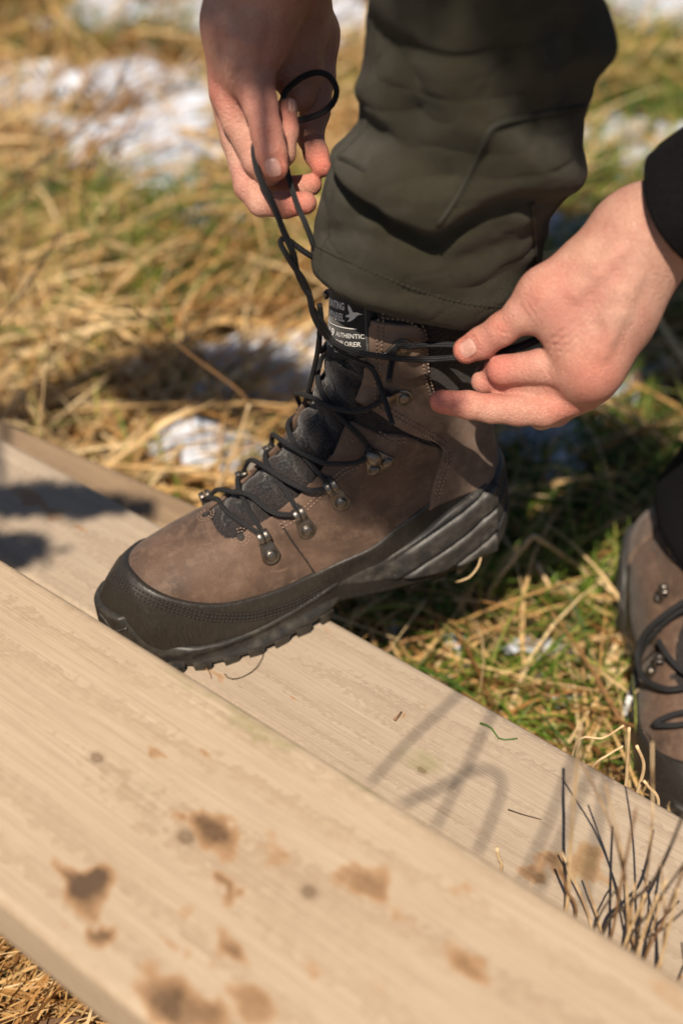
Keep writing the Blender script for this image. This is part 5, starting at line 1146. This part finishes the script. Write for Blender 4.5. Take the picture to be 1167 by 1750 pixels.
stalk('grass_stalk', [tp] + [onplane(x, y, tp, np.array([0, 1.0, .0])) for x, y in ((408, 668), (372, 640), (320, 602), (262, 553), (214, 520))], .0015, .0008, M['stalk_brown'], 'snapped top of the broken straw sloping up to the left')
gstalk([(62, 772), (66, 735), (72, 690), (78, 622)], .10, .0013, .0007, M['stalk'], 'thin straw standing against the dark rear timber at the left', .0)
gstalk([(-20, 590), (30, 512), (70, 450), (105, 396)], .12, .0016, .0012, M['twig'], 'dark twig slanting in from the left edge, lowest of the twigs', .2, 'twig')
gstalk([(-15, 365), (45, 300), (110, 245), (165, 200), (200, 150), (225, 88)], .15, .0018, .0008, M['twig'], 'long blurred twig at the upper left reaching highest', .3, 'twig')
gstalk([(85, 262), (140, 232), (190, 216), (238, 213)], .20, .0012, .0007, M['twig'], 'blurred side twig pointing right at the upper left', .3, 'twig')
gstalk([(0, 395), (40, 340), (70, 310), (140, 316)], .15, .0012, .0007, M['twig'], 'short blurred twig under the long one at the left', .3, 'twig')
gstalk([(838, 1010), (870, 965), (912, 915)], .03, .0022, .0020, M['stalk'], 'left leg of the kinked straw behind the boot heel', .2)
k0 = onplane(912, 915, onz(838, 1010, .03), np.array([0, 1.0, -.2])); stalk('grass_stalk', [k0, onz(985, 965, .045), onz(1066, 1026, .03)], .0022, .0016, M['stalk'], 'long right leg of the kinked straw behind the boot heel')
stalk('grass_stalk', [onz(918, 965, .05), onz(932, 990, .045), onz(946, 1016, .03)], .0024, .0018, M['stalk'], 'short straw lying under the kinked one')
mbt = MB()
for k in range(22):
    px = 1172 - abs(rng.normal()) * 52; q = GAP + (-PD) * 0; q0 = onplane(px, 950 + .6255 * px + 10, GAP, PN); z0 = ground_h(q0[0], q0[1]); h = rng.uniform(.17, .235) if k % 4 else rng.uniform(.22, .28)
    ang = rng.uniform(-1.2, 1.2); ln_ = rng.uniform(.0, .10); side = -PD * rng.normal() * .030 + PN * abs(rng.normal()) * .010
    P = np.array([[q0[0], q0[1], z0], q0 + side * .3 + np.array([0, 0, z0 + h * .5 - q0[2]]), q0 + side + np.array([0, 0, z0 + h - q0[2]]), q0 + side * 1.7 + np.array([rng.normal() * .006, rng.normal() * .006, z0 + h * 1.25 - q0[2]])])
    P = resample(catmull(P, 6), .008)[0]; mbt.add(*tube(P, np.linspace(.0011, .0006, len(P)), 5))
tag(mbt.build('dry_grass', M['stalk_mix'], None), 'thin tangled dry stems growing between the planks at the lower right', 'grass', kind='stuff')
# bits lying on the boards
def onboard(pix, r, mat, label, z=Z_MID, name='grass_sprig', cat='grass sprig', lift=.0016, group='bits of plant on the boards'):
    P = [onz(x, y, z + .0008 + r + lift * (0.5 + 0.5 * math.sin(k * 2.3))) for k, (x, y) in enumerate(pix)]; return stalk(name, P, r, r * .6, mat, label, cat, group)
onboard([(820, 1236), (838, 1243), (852, 1262), (866, 1264), (884, 1262)], .0007, M['blade_green'], 'dark green curled blade lying on the middle plank')
onboard([(674, 1231), (680, 1224), (686, 1217)], .0010, M['stalk_brown'], 'tiny orange splinter on the middle plank below the heel', name='splinter', cat='splinter')
onboard([(868, 1384), (895, 1393), (925, 1401)], .0005, M['twig'], 'hair-thin dark splinter on the middle plank', name='splinter', cat='splinter')
onboard([(384, 1152), (392, 1160), (412, 1158), (436, 1143), (449, 1122), (450, 1112)], .0004, M['twig'], 'fine curled fibre on the plank beside the toe', name='fibre', cat='fibre')
onboard([(350, 1140), (358, 1150), (361, 1160)], .0005, M['stalk_brown'], 'short brown fibre on the plank under the toe', name='fibre', cat='fibre')
# mud and straw stuck to the heel
def heel_pt(px, py, d=.90): return atd(px, py, d)
P0 = b2w(bproj(np.array([[.012, .026, .022]]), .004)[0]); dh = float((P0 - CC) @ CF)
mg = [np.arange(-.013, .013, .0011)] * 3; MX = np.meshgrid(*mg, indexing='ij', sparse=True); Pm = np.stack(np.broadcast_arrays(*MX), -1)
Dm = np.sqrt((MX[0] / 1.5) ** 2 + MX[1] ** 2 + (MX[2] * 1.1) ** 2) - .0055 + .0022 * vnoise(Pm, 260, 5) + .0012 * vnoise(Pm, 600, 6); Vm, Fm = surfnets(Dm, [-.013] * 3, .0011)
cl = mesh_obj('mud_clump', Vm, Fm, plain('dry_mud', (.22, .12, .055), .95, bump=.6, bscale=900, var=.4)); cl.location = atd(815, 930, dh - .004); tag(cl, 'small clump of mud and straw stuck to the raised heel', 'mud')
stalk('grass_stalk', [atd(832, 906, dh - .006), atd(826, 925, dh - .007), atd(822, 950, dh - .007), atd(817, 968, dh - .004), atd(804, 985, dh), atd(792, 991, dh + .004), atd(779, 995, dh + .008)], .0009, .0007, M['stalk'], 'curly straw dangling from the raised heel')
stalk('grass_stalk', [atd(842, 897, dh - .002), atd(832, 918, dh - .006), atd(812, 922, dh - .008), atd(800, 924, dh - .006)], .0010, .0008, M['stalk'], 'short straw wedged in the mud on the heel')
# ------------------------------------------------------------------ unseen pine, added and shaped to throw dappled shade into the scene
DIST = 1.35
def Qw(p): return np.asarray(p) - np.array(SUN_DIR) * DIST
pine = empty('added_shade_pine', (-2.6, -1.9, 0)); tag(pine, 'unseen pine tree added outside the picture to shade the boot and hands', 'tree')
bark = plain('pine_bark', (.10, .065, .045), .9, bump=.8, bscale=60, var=.4); t = NT('pine_needles'); n = t.noise(t.co(), 30, 3)
needle = t.out(t.ramp(n, [(.3, (.02, .04, .014)), (.7, (.05, .085, .03))]), .6)
mb = MB(); mb.add(*tube(catmull(np.array([(0, 0, -.1), (.02, 0, 1.2), (-.03, .02, 2.4), (.02, 0, 4.2)]), 8), np.linspace(.11, .03, 25), 12)); 
org = np.array([-2.6, -1.9, 0])
shade_clumps = [((.025, .71, .325), .060, .030), ((.11, .70, .66), .10, .10), ((-.05, .74, .665), .05, .05), ((-.26, .835, .172), .10, .010), ((-.30, .77, .172), .07, .008), ((.03, .72, .70), .09, .07), ((.24, 1.12, .0), .14, .035), ((-.13, 1.22, .0), .13, .035), ((.42, 1.4, .0), .12, .04)]  # added needle clumps, each set up-sun of a spot to be shaded
limb = [np.array([-2.6, -1.9, 1.6]), np.array([-1.6, -1.2, 2.0]), Qw((-.40, .78, .70)), Qw((-.06, .73, .68)), Qw((.11, .70, .70)), Qw((.25, .75, .55))]
lp = catmull(np.array(limb) - org, 6); mb.add(*tube(lp, np.linspace(.04, .010, len(lp)), 8))
for a_, b_ in ((Qw((-.06, .73, .68)), Qw((.020, .71, .318))), (Qw((-.40, .78, .70)), Qw((-.28, .82, .172)))): mb.add(*tube(catmull(np.array([a_, (a_ + b_) / 2 + np.array([-.02, 0, 0]), b_]) - org, 5), np.linspace(.007, .003, 11), 6))
for pix in ([(632, 1340), (700, 1265), (770, 1200), (800, 1170)], [(742, 1418), (792, 1322), (838, 1225), (862, 1180)], [(814, 1462), (846, 1385), (858, 1340), (842, 1318), (806, 1318), (755, 1345), (688, 1374)], [(890, 1512), (940, 1400), (981, 1293), (1000, 1250)], [(918, 1528), (965, 1420), (1000, 1340), (1030, 1290)], [(994, 1555), (1015, 1450), (1037, 1330), (1045, 1300)]):
    tw = catmull(np.array([onz(x_, y_, Z_MID) - np.array(SUN_DIR) * (1.05 + .02 * k_) for k_, (x_, y_) in enumerate(pix)]) - org, 6); mb.add(*tube(tw, np.linspace(.0015, .0020, len(tw)), 6))  # unseen twigs added overhead to throw stalk-like shadows on the middle plank
mb.build('shade_trunk', bark, pine)
V = []; F = []; k = 0
def needles(cpos, rx, rz, n, size):
    global k
    d = rng.normal(size=(n, 3)); d /= np.linalg.norm(d, axis=1)[:, None]; rr = rng.random(n) ** .45; P = np.asarray(cpos) - org + d * rr[:, None] * np.array([rx, .05 if rz > .02 else .018, rz])
    a = rng.normal(size=(n, 3)); a /= np.linalg.norm(a, axis=1)[:, None]; b = np.cross(a, rng.normal(size=(n, 3))); b /= np.linalg.norm(b, axis=1)[:, None]
    q = np.stack([P - a * size - b * size * .28, P + a * size - b * size * .10, P + a * size + b * size * .10, P - a * size + b * size * .28], 1); V.append(q.reshape(-1, 3)); F.append(np.arange(n * 4).reshape(-1, 4) + k); k += n * 4
for (cp, rx, rz) in shade_clumps: needles(Qw(cp), rx, rz, int(400 + 120000 * rx * rz), .011 if rx < .07 else .014)
for i in range(26):
    a = i * 2.4; h = 2.0 + i * .09; L = .9 - i * .027
    for s_ in (.5, .8, 1.0):
        cp = np.array([math.cos(a) * L * s_, math.sin(a) * L * s_, h]) + org
        if cp[0] + .45 * cp[1] > -2.6 or True: needles(cp, .16, .09, 90, .03)
mesh_obj('shade_crown', np.concatenate(V), np.concatenate(F), needle, pine, False)
